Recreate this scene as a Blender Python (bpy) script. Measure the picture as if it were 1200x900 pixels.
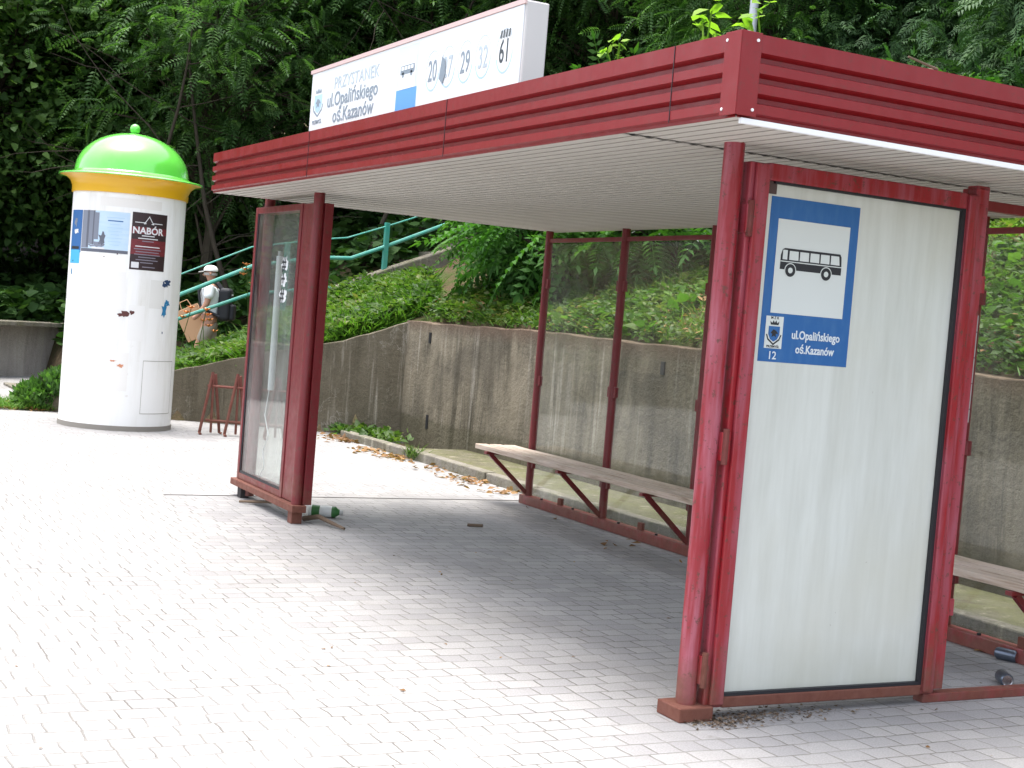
import bpy, math, random
import numpy as np
from mathutils import Vector, Matrix
R_ = math.radians
rng = np.random.default_rng(7)
random.seed(7)
S = bpy.context.scene
for o in list(bpy.data.objects): bpy.data.objects.remove(o)
COL = S.collection

# ------------------------------------------------------------ camera, light, exposure
cam = bpy.data.cameras.new('camera'); co = bpy.data.objects.new('camera', cam); COL.objects.link(co)
cam.sensor_width = 36; cam.lens = 36*1687/1200; cam.clip_start = .05; cam.clip_end = 800
F = Vector((-0.88421, 0.46500, -0.04406)); Rr = Vector((0.46069, 0.88377, 0.08197)); U = Vector((-0.07706, -0.05218, 0.99566))
M = Matrix((Rr, U, -F)).transposed().to_4x4(); M.translation = Vector((4.9106, -3.5271, 1.6)); co.matrix_world = M
S.camera = co
W = bpy.data.worlds.new('World'); S.world = W; W.use_nodes = True
nt = W.node_tree; bg = nt.nodes['Background']; sky = nt.nodes.new('ShaderNodeTexSky'); sky.sky_type = 'NISHITA'
SUN_EL, SUN_AZ = 81, 225      # azimuth measured clockwise from +y
sky.sun_disc = False; sky.sun_elevation = R_(SUN_EL); sky.sun_rotation = R_(SUN_AZ)
sky.dust_density = 4.0; sky.air_density = 1.0; sky.ozone_density = 1.0
hs = nt.nodes.new('ShaderNodeHueSaturation'); hs.inputs['Saturation'].default_value = .5
nt.links.new(sky.outputs[0], hs.inputs['Color']); nt.links.new(hs.outputs[0], bg.inputs[0]); bg.inputs[1].default_value = .15
sl = bpy.data.lights.new('sun', 'SUN'); sl.energy = 1.4; sl.angle = R_(32); sl.color = (1, .97, .92)
so = bpy.data.objects.new('sun', sl); COL.objects.link(so)
sd = Vector((math.sin(R_(SUN_AZ))*math.cos(R_(SUN_EL)), math.cos(R_(SUN_AZ))*math.cos(R_(SUN_EL)), math.sin(R_(SUN_EL))))
so.rotation_euler = sd.to_track_quat('Z', 'Y').to_euler(); so.location = sd*40
S.view_settings.view_transform = 'Standard'; S.view_settings.look = 'None'; S.view_settings.gamma = 1
S.view_settings.exposure = 1.8
S.render.engine = 'CYCLES'
S.cycles.transparent_max_bounces = 16; S.cycles.max_bounces = 6; S.cycles.diffuse_bounces = 3

# ------------------------------------------------------------ materials
def mat(name, col=(.5, .5, .5), rough=.6, metal=0, spec=.5, coat=0):
    m = bpy.data.materials.new(name); m.use_nodes = True; b = m.node_tree.nodes['Principled BSDF']
    b.inputs['Base Color'].default_value = (*col, 1); b.inputs['Roughness'].default_value = rough
    b.inputs['Metallic'].default_value = metal; b.inputs['Specular IOR Level'].default_value = spec
    b.inputs['Coat Weight'].default_value = coat; b.inputs['Coat Roughness'].default_value = .15
    return m
class NT:
    def __init__(s, m): s.t = m.node_tree; s.b = s.t.nodes['Principled BSDF']
    def n(s, typ, **k):
        x = s.t.nodes.new(typ)
        for a, v in k.items(): setattr(x, a, v)
        return x
    def l(s, a, b): s.t.links.new(a, b)
    def coord(s, scale=(1, 1, 1), rot=(0, 0, 0), kind='Object'):
        c = s.n('ShaderNodeTexCoord'); mp = s.n('ShaderNodeMapping'); mp.inputs['Scale'].default_value = scale; mp.inputs['Rotation'].default_value = rot
        s.l(c.outputs[kind], mp.inputs[0]); return mp.outputs[0]
    def noise(s, vec, scale, detail=4, rough=.55, dist=0):
        x = s.n('ShaderNodeTexNoise'); x.inputs['Scale'].default_value = scale; x.inputs['Detail'].default_value = detail
        x.inputs['Roughness'].default_value = rough; x.inputs['Distortion'].default_value = dist; s.l(vec, x.inputs['Vector']); return x.outputs[0]
    def ramp(s, fac, stops, interp='LINEAR'):
        x = s.n('ShaderNodeValToRGB'); e = x.color_ramp.elements; x.color_ramp.interpolation = interp
        while len(e) > 1: e.remove(e[-1])
        for i, (p, c) in enumerate(stops):
            q = e[0] if i == 0 else e.new(p)
            q.position = p; q.color = (*c, 1) if not isinstance(c, (int, float)) else (c, c, c, 1)
        s.l(fac, x.inputs[0]); return x.outputs[0]
    def mix(s, fac, a, b, bl='MIX'):
        x = s.n('ShaderNodeMix', data_type='RGBA', blend_type=bl)
        for inp, v in ((x.inputs[0], fac), (x.inputs[6], a), (x.inputs[7], b)):
            if isinstance(v, (int, float)): inp.default_value = v
            elif isinstance(v, tuple): inp.default_value = (*v, 1)
            else: s.l(v, inp)
        return x.outputs[2]
    def math(s, op, a, b=0, clamp=False):
        x = s.n('ShaderNodeMath', operation=op, use_clamp=clamp)
        for inp, v in ((x.inputs[0], a), (x.inputs[1], b)):
            if isinstance(v, (int, float)): inp.default_value = v
            else: s.l(v, inp)
        return x.outputs[0]
    def bump(s, h, st=.3, d=.01):
        x = s.n('ShaderNodeBump'); x.inputs['Strength'].default_value = st; x.inputs['Distance'].default_value = d
        s.l(h, x.inputs['Height']); s.l(x.outputs[0], s.b.inputs['Normal']); return x.outputs[0]
    def col(s, c): s.l(c, s.b.inputs['Base Color'])

def red_paint(name, base, fade, rustlow=.0, coat=.2, fadeamt=.5, rough=.42, worldz=True):
    m = mat(name, base, rough, coat=coat); N = NT(m); v = N.coord()
    vs = N.coord((14, 14, 1.3))
    f = N.ramp(N.noise(vs, 1.6, 5), [(.42, 0), (.7, fadeamt)])
    c = N.mix(f, base, fade)
    sp = N.ramp(N.noise(v, 30, 7, .75), [(.575, 0), (.61, 1)])
    c = N.mix(N.math('MULTIPLY', sp, .75 if rustlow > 0 else .25), c, (.085, .035, .022))
    g = N.n('ShaderNodeNewGeometry'); sx = N.n('ShaderNodeSeparateXYZ'); N.l(g.outputs['Position'], sx.inputs[0])
    if rustlow > 0:
        z = N.math('ADD', sx.outputs[2], N.math('MULTIPLY', N.math('SUBTRACT', N.noise(v, 9, 5), .5), .7))
        lo = N.ramp(N.math('DIVIDE', z, rustlow), [(.1, 1), (1, 0)])
        c = N.mix(N.math('MULTIPLY', lo, .85), c, N.mix(N.noise(v, 30, 4), (.09, .025, .014), (.21, .085, .055)))
    N.col(c); N.bump(N.noise(v, 60, 3), .12, .002)
    N.l(N.ramp(N.noise(v, 12, 4), [(.3, rough*.8), (.7, rough*1.35)]), N.b.inputs['Roughness'])
    return m
RED = red_paint('red_paint', (.15, .006, .010), (.19, .025, .032), .3, .12, .5, .45)
REDN = red_paint('faded_red_paint', (.25, .010, .018), (.38, .115, .155), .32, .10, 1.0, .48)
REDF = red_paint('fascia_red', (.20, .007, .010), (.22, .012, .015), 0, .12, .5, .38); REDF.node_tree.nodes['Principled BSDF'].inputs['Specular IOR Level'].default_value = .35
REDT = red_paint('panel_red', (.26, .007, .013), (.32, .085, .12), .32, .12, .8, .45)
RUSTY = red_paint('rusty_red', (.14, .028, .024), (.20, .07, .05), 1.2, 0, .9, .75)
GREEN = mat('turquoise_paint', (.045, .30, .235), .5)
N = NT(GREEN); v = N.coord(); N.col(N.mix(N.ramp(N.noise(v, 7, 5), [(.4, 0), (.75, .7)]), (.04, .30, .235), (.16, .33, .29)))
DARK = mat('black_rubber', (.012, .012, .016), .5)
BLACK = mat('black_print', (.015, .016, .02), .6)
def soffit_mat():
    m = mat('soffit_white', (.5, .47, .42), .55); N = NT(m); v = N.coord()
    c = N.mix(N.noise(v, 1.2, 5), (.50, .475, .43), (.58, .56, .515)); st = N.ramp(N.noise(N.coord((.5, 5, 1)), 1.5, 5), [(.5, 0), (.85, .3)])
    N.col(N.mix(st, c, (.33, .27, .20))); return m
SOFF = soffit_mat()
WHITE = mat('white_trim', (.78, .79, .80), .45)
def glazing_mat():
    m = mat('milky_panel', (.6, .63, .6), .3, coat=.25); N = NT(m); v = N.coord((9, 9, .9)); w = N.coord()
    c = N.mix(N.ramp(N.noise(v, 1.6, 6, .65), [(.35, 0), (.75, 1)]), (.60, .625, .585), (.50, .52, .475))
    c = N.mix(N.ramp(N.noise(w, 1.3, 4), [(.45, 0), (.75, .6)]), c, (.52, .52, .44))
    sp = N.math('MULTIPLY', N.ramp(N.noise(w, 33, 3, .5), [(.73, 0), (.77, .7)]), N.ramp(N.noise(w, 1.9, 3), [(.5, 0), (.6, 1)])); c = N.mix(sp, c, (.25, .22, .18))
    sz = N.n('ShaderNodeSeparateXYZ'); N.l(w, sz.inputs[0]); zz = N.math('ADD', sz.outputs[2], N.math('MULTIPLY', N.noise(w, 4, 6), .5)); c = N.mix(N.ramp(N.math('DIVIDE', zz, 2), [(.10, .55), (.30, 0)]), c, (.42, .42, .33))
    N.col(c); return m
MILKY = glazing_mat()
def glass_mat(name, dirt=.12, tint=(.93, .95, .94)):
    m = bpy.data.materials.new(name); m.use_nodes = True; t = m.node_tree; t.nodes.clear()
    o = t.nodes.new('ShaderNodeOutputMaterial'); tr = t.nodes.new('ShaderNodeBsdfTransparent'); tr.inputs[0].default_value = (*tint, 1)
    gl = t.nodes.new('ShaderNodeBsdfGlossy'); gl.inputs['Roughness'].default_value = .03
    lw_ = t.nodes.new('ShaderNodeLayerWeight'); pw = t.nodes.new('ShaderNodeMath'); pw.operation = 'POWER'; t.links.new(lw_.outputs['Facing'], pw.inputs[0]); pw.inputs[1].default_value = 5
    fr = t.nodes.new('ShaderNodeMath'); fr.operation = 'MULTIPLY_ADD'; t.links.new(pw.outputs[0], fr.inputs[0]); fr.inputs[1].default_value = .9; fr.inputs[2].default_value = .03
    mx = t.nodes.new('ShaderNodeMixShader'); t.links.new(fr.outputs[0], mx.inputs[0]); t.links.new(tr.outputs[0], mx.inputs[1]); t.links.new(gl.outputs[0], mx.inputs[2])
    df = t.nodes.new('ShaderNodeBsdfDiffuse'); df.inputs[0].default_value = (.6, .6, .57, 1)
    tc = t.nodes.new('ShaderNodeTexCoord'); mp = t.nodes.new('ShaderNodeMapping'); mp.inputs['Scale'].default_value = (2.2, 2.2, .9); t.links.new(tc.outputs['Object'], mp.inputs[0])
    nz = t.nodes.new('ShaderNodeTexNoise'); nz.inputs['Scale'].default_value = 1.5; nz.inputs['Detail'].default_value = 7; nz.inputs['Roughness'].default_value = .7; t.links.new(mp.outputs[0], nz.inputs[0])
    mr = t.nodes.new('ShaderNodeMapRange'); mr.inputs[1].default_value = .35; mr.inputs[2].default_value = .8; mr.inputs[3].default_value = dirt*.2; mr.inputs[4].default_value = dirt*2; t.links.new(nz.outputs[0], mr.inputs[0])
    m2 = t.nodes.new('ShaderNodeMixShader'); t.links.new(mr.outputs[0], m2.inputs[0]); t.links.new(mx.outputs[0], m2.inputs[1]); t.links.new(df.outputs[0], m2.inputs[2])
    t.links.new(m2.outputs[0], o.inputs[0]); return m
GLASS = glass_mat('window_glass', .05); GLASSC = glass_mat('case_glass', .08)
def wood_mat():
    m = mat('weathered_wood', (.35, .27, .2), .75); N = NT(m); v = N.coord((1.2, 26, 26)); w = N.coord()
    c = N.ramp(N.noise(v, 2.2, 8, .65, .6), [(.3, (.20, .135, .09)), (.5, (.46, .36, .28)), (.72, (.60, .53, .45))])
    c = N.mix(N.ramp(N.noise(w, 2.5, 5), [(.45, 0), (.7, .55)]), c, (.60, .47, .41)); N.col(c)
    N.bump(N.noise(v, 3, 6), .5, .004); return m
WOOD = wood_mat()
def concrete(name, a, b, stain=(.05, .045, .03), streak=.7, courses=False, moss=0, foot=0):
    m = mat(name, a, .9, spec=.2); N = NT(m); w = N.coord(); v = N.coord((1.7, 1.7, .22))
    c = N.mix(N.noise(w, 2.0, 6, .65), a, b)
    st = N.ramp(N.noise(v, 1.7, 8, .7, .8), [(.42, 0), (.62, streak)]); st = N.math('MULTIPLY', st, N.ramp(N.noise(w, .8, 4), [(.35, .25), (.6, 1)])); c = N.mix(st, c, stain)
    lt = N.ramp(N.noise(N.coord((5, 5, .25), (0, 0, .7)), 1.5, 6, .7), [(.56, 0), (.68, .65)]); c = N.mix(lt, c, (.45, .41, .34))
    if courses:
        bt = N.n('ShaderNodeTexBrick'); bt.inputs['Scale'].default_value = 1; bt.inputs['Brick Width'].default_value = 1.1; bt.inputs['Row Height'].default_value = .24
        bt.inputs['Mortar Size'].default_value = .008; N.l(N.mix(.06, N.coord((1, 1, 1), (0, R_(90), R_(90))), N.noise(w, 3, 4)), bt.inputs[0])
        ef = N.math('MULTIPLY', N.ramp(N.noise(w, 1.6, 5, .75, .5), [(.53, 0), (.54, .4), (.555, 0)]), N.ramp(N.noise(w, 1.1, 2), [(.5, 0), (.6, 1)]))
        c = N.mix(ef, c, (.45, .42, .36))
    if foot:
        c = N.mix(N.ramp(N.noise(w, .9, 7, .7, .6), [(.45, 0), (.62, .6)]), c, (.085, .075, .058))
        sz = N.n('ShaderNodeSeparateXYZ'); N.l(w, sz.inputs[0]); zz = N.math('ADD', sz.outputs[2], N.math('MULTIPLY', N.noise(w, 5, 5), .10))
        band = N.ramp(zz, [(foot, 1), (foot+.02, .55), (foot+.05, .0)]); c = N.mix(N.math('MULTIPLY', band, .55), c, (.075, .068, .038))
        tp = N.ramp(zz, [(1.38, 0), (1.50, .75)]) if False else N.ramp(N.math('DIVIDE', zz, 2), [(.69, 0), (.77, .75)]); c = N.mix(tp, c, (.13, .085, .06))
    if moss:
        c = N.mix(N.ramp(N.noise(w, 3.5, 8, .75), [(.40, 0), (.6, moss)]), c, (.12, .13, .035)); c = N.mix(N.ramp(N.noise(w, 8, 6, .7), [(.55, 0), (.66, .5)]), c, (.07, .055, .035))
    gr = N.ramp(N.noise(w, 70, 4, .7), [(.35, .8), (.7, 1.1)]); c = N.mix(1.0, c, gr, 'MULTIPLY'); N.col(c)
    N.bump(N.math('ADD', N.noise(w, 26, 7, .7), N.math('MULTIPLY', N.noise(w, 5, 5), 1.5)), .8, .02); return m
CONC = concrete('retaining_concrete', (.30, .262, .198), (.17, .145, .102), (.050, .044, .030), .95, foot=.34)
CONCD = concrete('old_concrete', (.19, .165, .12), (.12, .102, .07), (.045, .04, .025), .6, True)
CONCL = concrete('low_wall_concrete', (.50, .47, .43), (.32, .29, .26), (.08, .07, .06), .5, True)
KERB = concrete('kerb_concrete', (.27, .25, .22), (.20, .18, .15), (.10, .085, .06), .5, moss=.35)
LEDGE = concrete('ledge_concrete', (.19, .175, .13), (.13, .12, .075), (.07, .065, .035), .7, moss=.5)

def paving_mat():
    m = mat('block_paving', (.4, .4, .4), .72, spec=.35); N = NT(m)
    g = N.n('ShaderNodeTexCoord'); sx = N.n('ShaderNodeSeparateXYZ'); N.l(g.outputs['Object'], sx.inputs[0])
    cx = N.n('ShaderNodeCombineXYZ')
    wob = N.noise(g.outputs['Object'], 1.1, 3); wob2 = N.noise(g.outputs['Object'], 14, 2)
    X = N.math('ADD', sx.outputs[0], N.math('ADD', N.math('MULTIPLY', wob, .10), N.math('MULTIPLY', wob2, .012)))
    Y = N.math('ADD', sx.outputs[1], N.math('ADD', N.math('MULTIPLY', wob, .08), N.math('MULTIPLY', wob2, .016)))
    N.l(Y, cx.inputs[0]); N.l(X, cx.inputs[1])
    bt = N.n('ShaderNodeTexBrick'); N.l(cx.outputs[0], bt.inputs[0])
    bt.offset = .43; bt.offset_frequency = 2; bt.squash = .72; bt.squash_frequency = 3
    for k, v in (('Scale', 1), ('Brick Width', .165), ('Row Height', .122), ('Mortar Size', .0048), ('Mortar Smooth', .6), ('Bias', 0)): bt.inputs[k].default_value = v
    bt.inputs['Color1'].default_value = (0, 0, 0, 1); bt.inputs['Color2'].default_value = (1, 1, 1, 1); bt.inputs['Mortar'].default_value = (.5, .5, .5, 1)
    c = N.ramp(bt.outputs['Color'], [(0, (.285, .278, .278)), (.5, (.315, .308, .305)), (1, (.35, .34, .332))])
    big = N.ramp(N.noise(g.outputs['Object'], .45, 6, .6), [(.35, .82), (.65, 1.08)]); c = N.mix(1.0, c, big, 'MULTIPLY')
    spk = N.ramp(N.noise(g.outputs['Object'], 120, 3, .7), [(.3, .78), (.7, 1.15)]); c = N.mix(1.0, c, spk, 'MULTIPLY')
    st = N.ramp(N.noise(g.outputs['Object'], 5, 6, .7), [(.62, 0), (.72, .5)]); c = N.mix(st, c, (.15, .135, .115)); c = N.mix(N.ramp(N.noise(g.outputs['Object'], 1.3, 6, .65), [(.5, 0), (.75, .4)]), c, (.24, .225, .205))
    jc = N.mix(N.ramp(N.noise(g.outputs['Object'], 2.0, 4), [(.42, 0), (.58, 1)]), (.14, .13, .115), (.24, .23, .215))
    c = N.mix(bt.outputs['Fac'], c, jc); N.col(c)
    h = N.math('SUBTRACT', N.math('MULTIPLY', N.noise(g.outputs['Object'], 45, 4), .25), bt.outputs['Fac'])
    h = N.math('ADD', h, N.math('MULTIPLY', N.noise(g.outputs['Object'], 7, 2), .5))
    N.bump(h, .7, .006); return m
PAVE = paving_mat()
def soil_mat():
    m = mat('hill_soil', (.08, .06, .04), .95, spec=.1); N = NT(m); w = N.coord()
    c = N.ramp(N.noise(w, 1.2, 7, .7), [(.3, (.035, .028, .018)), (.5, (.10, .075, .045)), (.62, (.05, .075, .02)), (.8, (.14, .11, .065))])
    N.col(c); N.bump(N.noise(w, 9, 6), .8, .06); return m
SOIL = soil_mat()
ASPH = mat('asphalt', (.05, .05, .052), .9); N = NT(ASPH); w = N.coord(); N.col(N.mix(N.noise(w, 90, 3), (.035, .035, .037), (.07, .07, .07)))
def bark_mat(name, a, b):
    m = mat(name, a, .95, spec=.15); N = NT(m); v = N.coord((9, 9, 1.4)); N.col(N.mix(N.noise(v, 2, 6, .7), a, b)); N.bump(N.noise(v, 3, 5), .8, .02); return m
BARK = bark_mat('bark', (.035, .028, .02), (.12, .10, .075)); BARKG = bark_mat('grey_bark', (.03, .025, .019), (.075, .062, .048))
def leaf_mat(name, stops, trans=.35, rough=.62, vary=.5):
    m = bpy.data.materials.new(name); m.use_nodes = True; t = m.node_tree; b = t.nodes['Principled BSDF']; N = NT(m)
    g = N.n('ShaderNodeNewGeometry'); oi = N.n('ShaderNodeObjectInfo')
    w = N.noise(N.coord(), .9, 3)
    f = N.math('ADD', N.math('MULTIPLY', g.outputs['Random Per Island'], .45), N.math('MULTIPLY', N.ramp(w, [(.3, 0), (.7, 1)]), .5))
    c = N.ramp(f, stops); c = N.mix(1.0, c, N.ramp(oi.outputs['Random'], [(0, 1-vary*.5), (1, 1+vary*.4)]), 'MULTIPLY')
    N.col(c); b.inputs['Roughness'].default_value = rough; b.inputs['Specular IOR Level'].default_value = .25
    tl = N.n('ShaderNodeBsdfTranslucent'); N.l(N.mix(1.0, c, (1.1, 1.35, .5), 'MULTIPLY'), tl.inputs[0])
    mx = N.n('ShaderNodeMixShader'); mx.inputs[0].default_value = trans; out = [n for n in t.nodes if n.type == 'OUTPUT_MATERIAL'][0]
    N.l(b.outputs[0], mx.inputs[1]); N.l(tl.outputs[0], mx.inputs[2]); N.l(mx.outputs[0], out.inputs[0]); return m
LMAPLE = leaf_mat('maple_leaves', [(.1, (.036, .092, .020)), (.5, (.072, .160, .032)), (.85, (.16, .28, .065))], .45)
LDARK = leaf_mat('dark_leaves', [(.1, (.026, .066, .018)), (.5, (.050, .118, .028)), (.85, (.09, .17, .045))], .25)
LSUM = leaf_mat('pinnate_leaves', [(.1, (.028, .085, .018)), (.5, (.05, .14, .025)), (.85, (.09, .20, .035))], .4)
LSUMD = leaf_mat('robinia_leaves', [(.1, (.036, .092, .024)), (.5, (.072, .158, .044)), (.85, (.16, .28, .10))], .42)
LCON = leaf_mat('conifer_leaves', [(.1, (.026, .068, .024)), (.5, (.050, .120, .040)), (.85, (.09, .18, .055))], .2, .6)
LGRASS = leaf_mat('grass_blades', [(.1, (.05, .12, .018)), (.5, (.085, .19, .028)), (.8, (.14, .25, .04)), (.95, (.24, .25, .08))], .4, .5, .2)
LWEED = leaf_mat('weed_leaves', [(.1, (.03, .07, .018)), (.45, (.065, .12, .028)), (.7, (.12, .18, .045)), (.85, (.16, .15, .06)), (.95, (.22, .20, .09))], .4, .5, .2)
LLIT = leaf_mat('dry_leaves', [(.1, (.10, .05, .022)), (.5, (.24, .13, .055)), (.9, (.38, .24, .11))], .2, .7, .2)
LYEL = leaf_mat('fresh_leaves', [(.1, (.16, .30, .03)), (.9, (.30, .46, .05))], .5, .5, .1)
FLW = mat('white_petals', (.8, .8, .75), .6); FLO = mat('orange_petals', (.62, .22, .06), .6)

# ------------------------------------------------------------ mesh builder
class MB:
    def __init__(s): s.v = []; s.f = []; s.m = []; s.mats = []
    def mi(s, m):
        if m not in s.mats: s.mats.append(m)
        return s.mats.index(m)
    def add(s, vs, fs, m, T=None):
        o = len(s.v); s.v += [tuple(T @ Vector(p)) if T is not None else tuple(p) for p in vs]; k = s.mi(m)
        for f in fs: s.f.append([o+i for i in f]); s.m.append(k)
    def box(s, a, b, m, T=None):
        x0, y0, z0 = a; x1, y1, z1 = b
        s.add([(x0,y0,z0),(x1,y0,z0),(x1,y1,z0),(x0,y1,z0),(x0,y0,z1),(x1,y0,z1),(x1,y1,z1),(x0,y1,z1)],
              [(0,3,2,1),(4,5,6,7),(0,1,5,4),(1,2,6,5),(2,3,7,6),(3,0,4,7)], m, T); return s
    def tube(s, pts, rad, m, n=10, cap=True):
        pts = [Vector(p) for p in pts]; rad = rad if isinstance(rad, (list, tuple)) else [rad]*len(pts)
        vs = []; prev = None
        for i, p in enumerate(pts):
            d = (pts[min(i+1, len(pts)-1)]-pts[max(i-1, 0)]).normalized()
            if prev is None: a = d.cross(Vector((0, 0, 1)) if abs(d.z) < .9 else Vector((1, 0, 0))).normalized()
            else: a = (prev-d*prev.dot(d)).normalized()
            prev = a; b = d.cross(a)
            for k in range(n):
                t = 2*math.pi*k/n; vs.append(p+(a*math.cos(t)+b*math.sin(t))*rad[i])
        fs = [(i*n+k, i*n+(k+1) % n, (i+1)*n+(k+1) % n, (i+1)*n+k) for i in range(len(pts)-1) for k in range(n)]
        if cap: fs += [tuple(range(n-1, -1, -1)), tuple(range((len(pts)-1)*n, len(pts)*n))]
        s.add(vs, fs, m); return s
    def lathe(s, prof, m, n=64, c=(0, 0, 0), T=None):
        vs = []
        for r, z in prof:
            for k in range(n): t = 2*math.pi*k/n; vs.append((c[0]+r*math.cos(t), c[1]+r*math.sin(t), c[2]+z))
        fs = [(i*n+k, i*n+(k+1) % n, (i+1)*n+(k+1) % n, (i+1)*n+k) for i in range(len(prof)-1) for k in range(n)]
        s.add(vs, fs, m, T); return s
    def poly(s, pts, m, T=None, depth=0):
        n = len(pts)
        if depth == 0: s.add(pts, [tuple(range(n))], m, T)
        return s
    def bar(s, a, b, w, h, m, up=(0, 0, 1)):
        a = Vector(a); b = Vector(b); d = b-a; L = d.length; d.normalize(); sd_ = d.cross(Vector(up)).normalized(); u = sd_.cross(d)
        T = Matrix((d, sd_, u)).transposed().to_4x4(); T.translation = a
        return s.box((0, -w/2, -h/2), (L, w/2, h/2), m, T)
    def build(s, name, parent=None, smooth=False, bevel=0, seg=2):
        me = bpy.data.meshes.new(name); me.from_pydata(s.v, [], s.f); 
        for m in s.mats: me.materials.append(m)
        me.polygons.foreach_set('material_index', s.m)
        if smooth:
            me.polygons.foreach_set('use_smooth', [True]*len(me.polygons))
            try: me.set_sharp_from_angle(angle=R_(40))
            except Exception: pass
        me.update(); o = bpy.data.objects.new(name, me); COL.objects.link(o)
        if parent is not None: o.parent = parent
        if bevel: b = o.modifiers.new('bevel', 'BEVEL'); b.width = bevel; b.segments = seg; b.limit_method = 'ANGLE'; b.angle_limit = R_(40)
        return o
def tag(o, label=None, cat=None, group=None, kind=None):
    if label: o['label'] = label
    if cat: o['category'] = cat
    if group: o['group'] = group
    if kind: o['kind'] = kind
    return o
def empty(name, loc=(0, 0, 0), rz=0, label=None, cat=None, group=None):
    o = bpy.data.objects.new(name, None); COL.objects.link(o); o.location = loc; o.rotation_euler = (0, 0, rz); o.empty_display_size = .2
    return tag(o, label, cat, group)
def copy_tree(o, parent=None):
    c = o.copy(); COL.objects.link(c)
    if parent is not None: c.parent = parent
    for ch in list(o.children): copy_tree(ch, c)
    return c
def text_into(mb, s, size, T, m, align='LEFT', sx=1.0, bold=0.0, extr=.0006):
    cu = bpy.data.curves.new('t', 'FONT'); cu.body = s; cu.size = size; cu.extrude = extr; cu.offset = bold; cu.align_x = align; cu.resolution_u = 3
    ob = bpy.data.objects.new('t', cu); COL.objects.link(ob); dg = bpy.context.evaluated_depsgraph_get(); dg.update()
    me = bpy.data.meshes.new_from_object(ob.evaluated_get(dg)); TT = T @ Matrix.Diagonal((sx, 1, 1, 1))
    mb.add([v.co[:] for v in me.vertices], [tuple(p.vertices) for p in me.polygons], m, TT)
    bpy.data.objects.remove(ob); bpy.data.curves.remove(cu); bpy.data.meshes.remove(me)

# foliage: vectorised template scatter
def basis(fwd, nrm):
    f = fwd/np.linalg.norm(fwd, axis=1, keepdims=True); s = np.cross(f, nrm); s /= np.linalg.norm(s, axis=1, keepdims=True)+1e-9
    n = np.cross(s, f); return np.stack([s, f, n], 2)
def scatter(tv, tf, P, B, sc):
    tv = np.asarray(tv, float); n = len(P); k = len(tv)
    V = np.einsum('nij,kj->nki', B, tv)*np.asarray(sc).reshape(-1, 1, 1)+P[:, None, :]
    lens = np.array([len(f) for f in tf]); flat = np.concatenate([np.array(f) for f in tf])
    idx = (flat[None, :]+(np.arange(n)*k)[:, None]).ravel()
    return V.reshape(-1, 3), idx, np.tile(lens, n)
def raw_mesh(name, parts):
    """parts: list of (V, idx, lens, mat)"""
    me = bpy.data.meshes.new(name); nv = sum(len(p[0]) for p in parts); V = np.concatenate([p[0] for p in parts])
    off = 0; ids = []; mi = []; mats = []
    for v, i, l, m in parts:
        ids.append(i+off); off += len(v)
        if m not in mats: mats.append(m)
        mi.append(np.full(len(l), mats.index(m)))
    ids = np.concatenate(ids); lens = np.concatenate([p[2] for p in parts]); st = np.concatenate([[0], np.cumsum(lens)[:-1]])
    me.vertices.add(nv); me.vertices.foreach_set('co', V.astype(np.float32).ravel())
    me.loops.add(len(ids)); me.loops.foreach_set('vertex_index', ids.astype(np.int32))
    me.polygons.add(len(lens)); me.polygons.foreach_set('loop_start', st.astype(np.int32))
    me.polygons.foreach_set('material_index', np.concatenate(mi).astype(np.int32))
    for m in mats: me.materials.append(m)
    me.update(calc_edges=True); me.validate(); return me
LEAF6 = ([(0,0,0),(.42,.12,.05),(.34,.55,.08),(0,1,-.05),(-.34,.55,.08),(-.42,.12,.05),(0,.45,-.02)], [(0,1,2,6),(6,2,3),(6,3,4),(0,6,4,5)])
RHOMB = ([(0,0,0),(.28,.42,.06),(0,1,-.06),(-.28,.42,.06)], [(0,1,2),(0,2,3)])
BLADE = ([(-.035,0,0),(.035,0,0),(.03,.4,.05),(-.03,.4,.05),(.0,.95,-.12)], [(0,1,2,3),(3,2,4)])
def pinnate(pairs=8, w=.22):
    v = []; f = []
    for i in range(pairs):
        y = .12+.82*i/(pairs-1); L = w*(1-.5*abs(i/(pairs-1)-.35)*1.4); dz = -.22*(y**2)
        for sgn in (-1, 1):
            o = len(v); a = (0, y, dz); tip = (sgn*L, y+.07, dz-.07*L/w)
            v += [a, (sgn*L*.45, y+.065, dz+.01), tip, (sgn*L*.5, y-.015, dz-.01)]; f.append((o, o+1, o+2, o+3))
    o = len(v); v += [(0,.9,-.18),(.035,1.0,-.22),(0,1.14,-.3),(-.035,1.0,-.22)]; f.append((o,o+1,o+2,o+3))
    o = len(v); v += [(-.008,0,0),(.008,0,0),(.004,.9,-.18),(-.004,.9,-.18)]; f.append((o,o+1,o+2,o+3))
    return v, f
PINN = pinnate()
def spray():
    v = []; f = []; r = random.Random(3)
    def q(x0, y0, dx, dy, L, w, z0):
        o = len(v); px, py = dy*w, -dx*w
        v.extend([(x0, y0, z0), (x0+dx*L*.5+px, y0+dy*L*.5+py, z0+.02), (x0+dx*L, y0+dy*L, z0-.06), (x0+dx*L*.5-px, y0+dy*L*.5-py, z0+.02)]); f.append((o, o+1, o+2, o+3))
    q(0, 0, 0, 1, 1.05, .012, 0)
    for i in range(7):
        y = .12+.12*i; L = .40-.035*i
        for sg in (-1, 1): q(0, y, sg*.72, .70, L*r.uniform(.8, 1.1), .035, -.06*y+r.uniform(-.04, .04))
    return v, f
SPRAY = spray()

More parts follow.
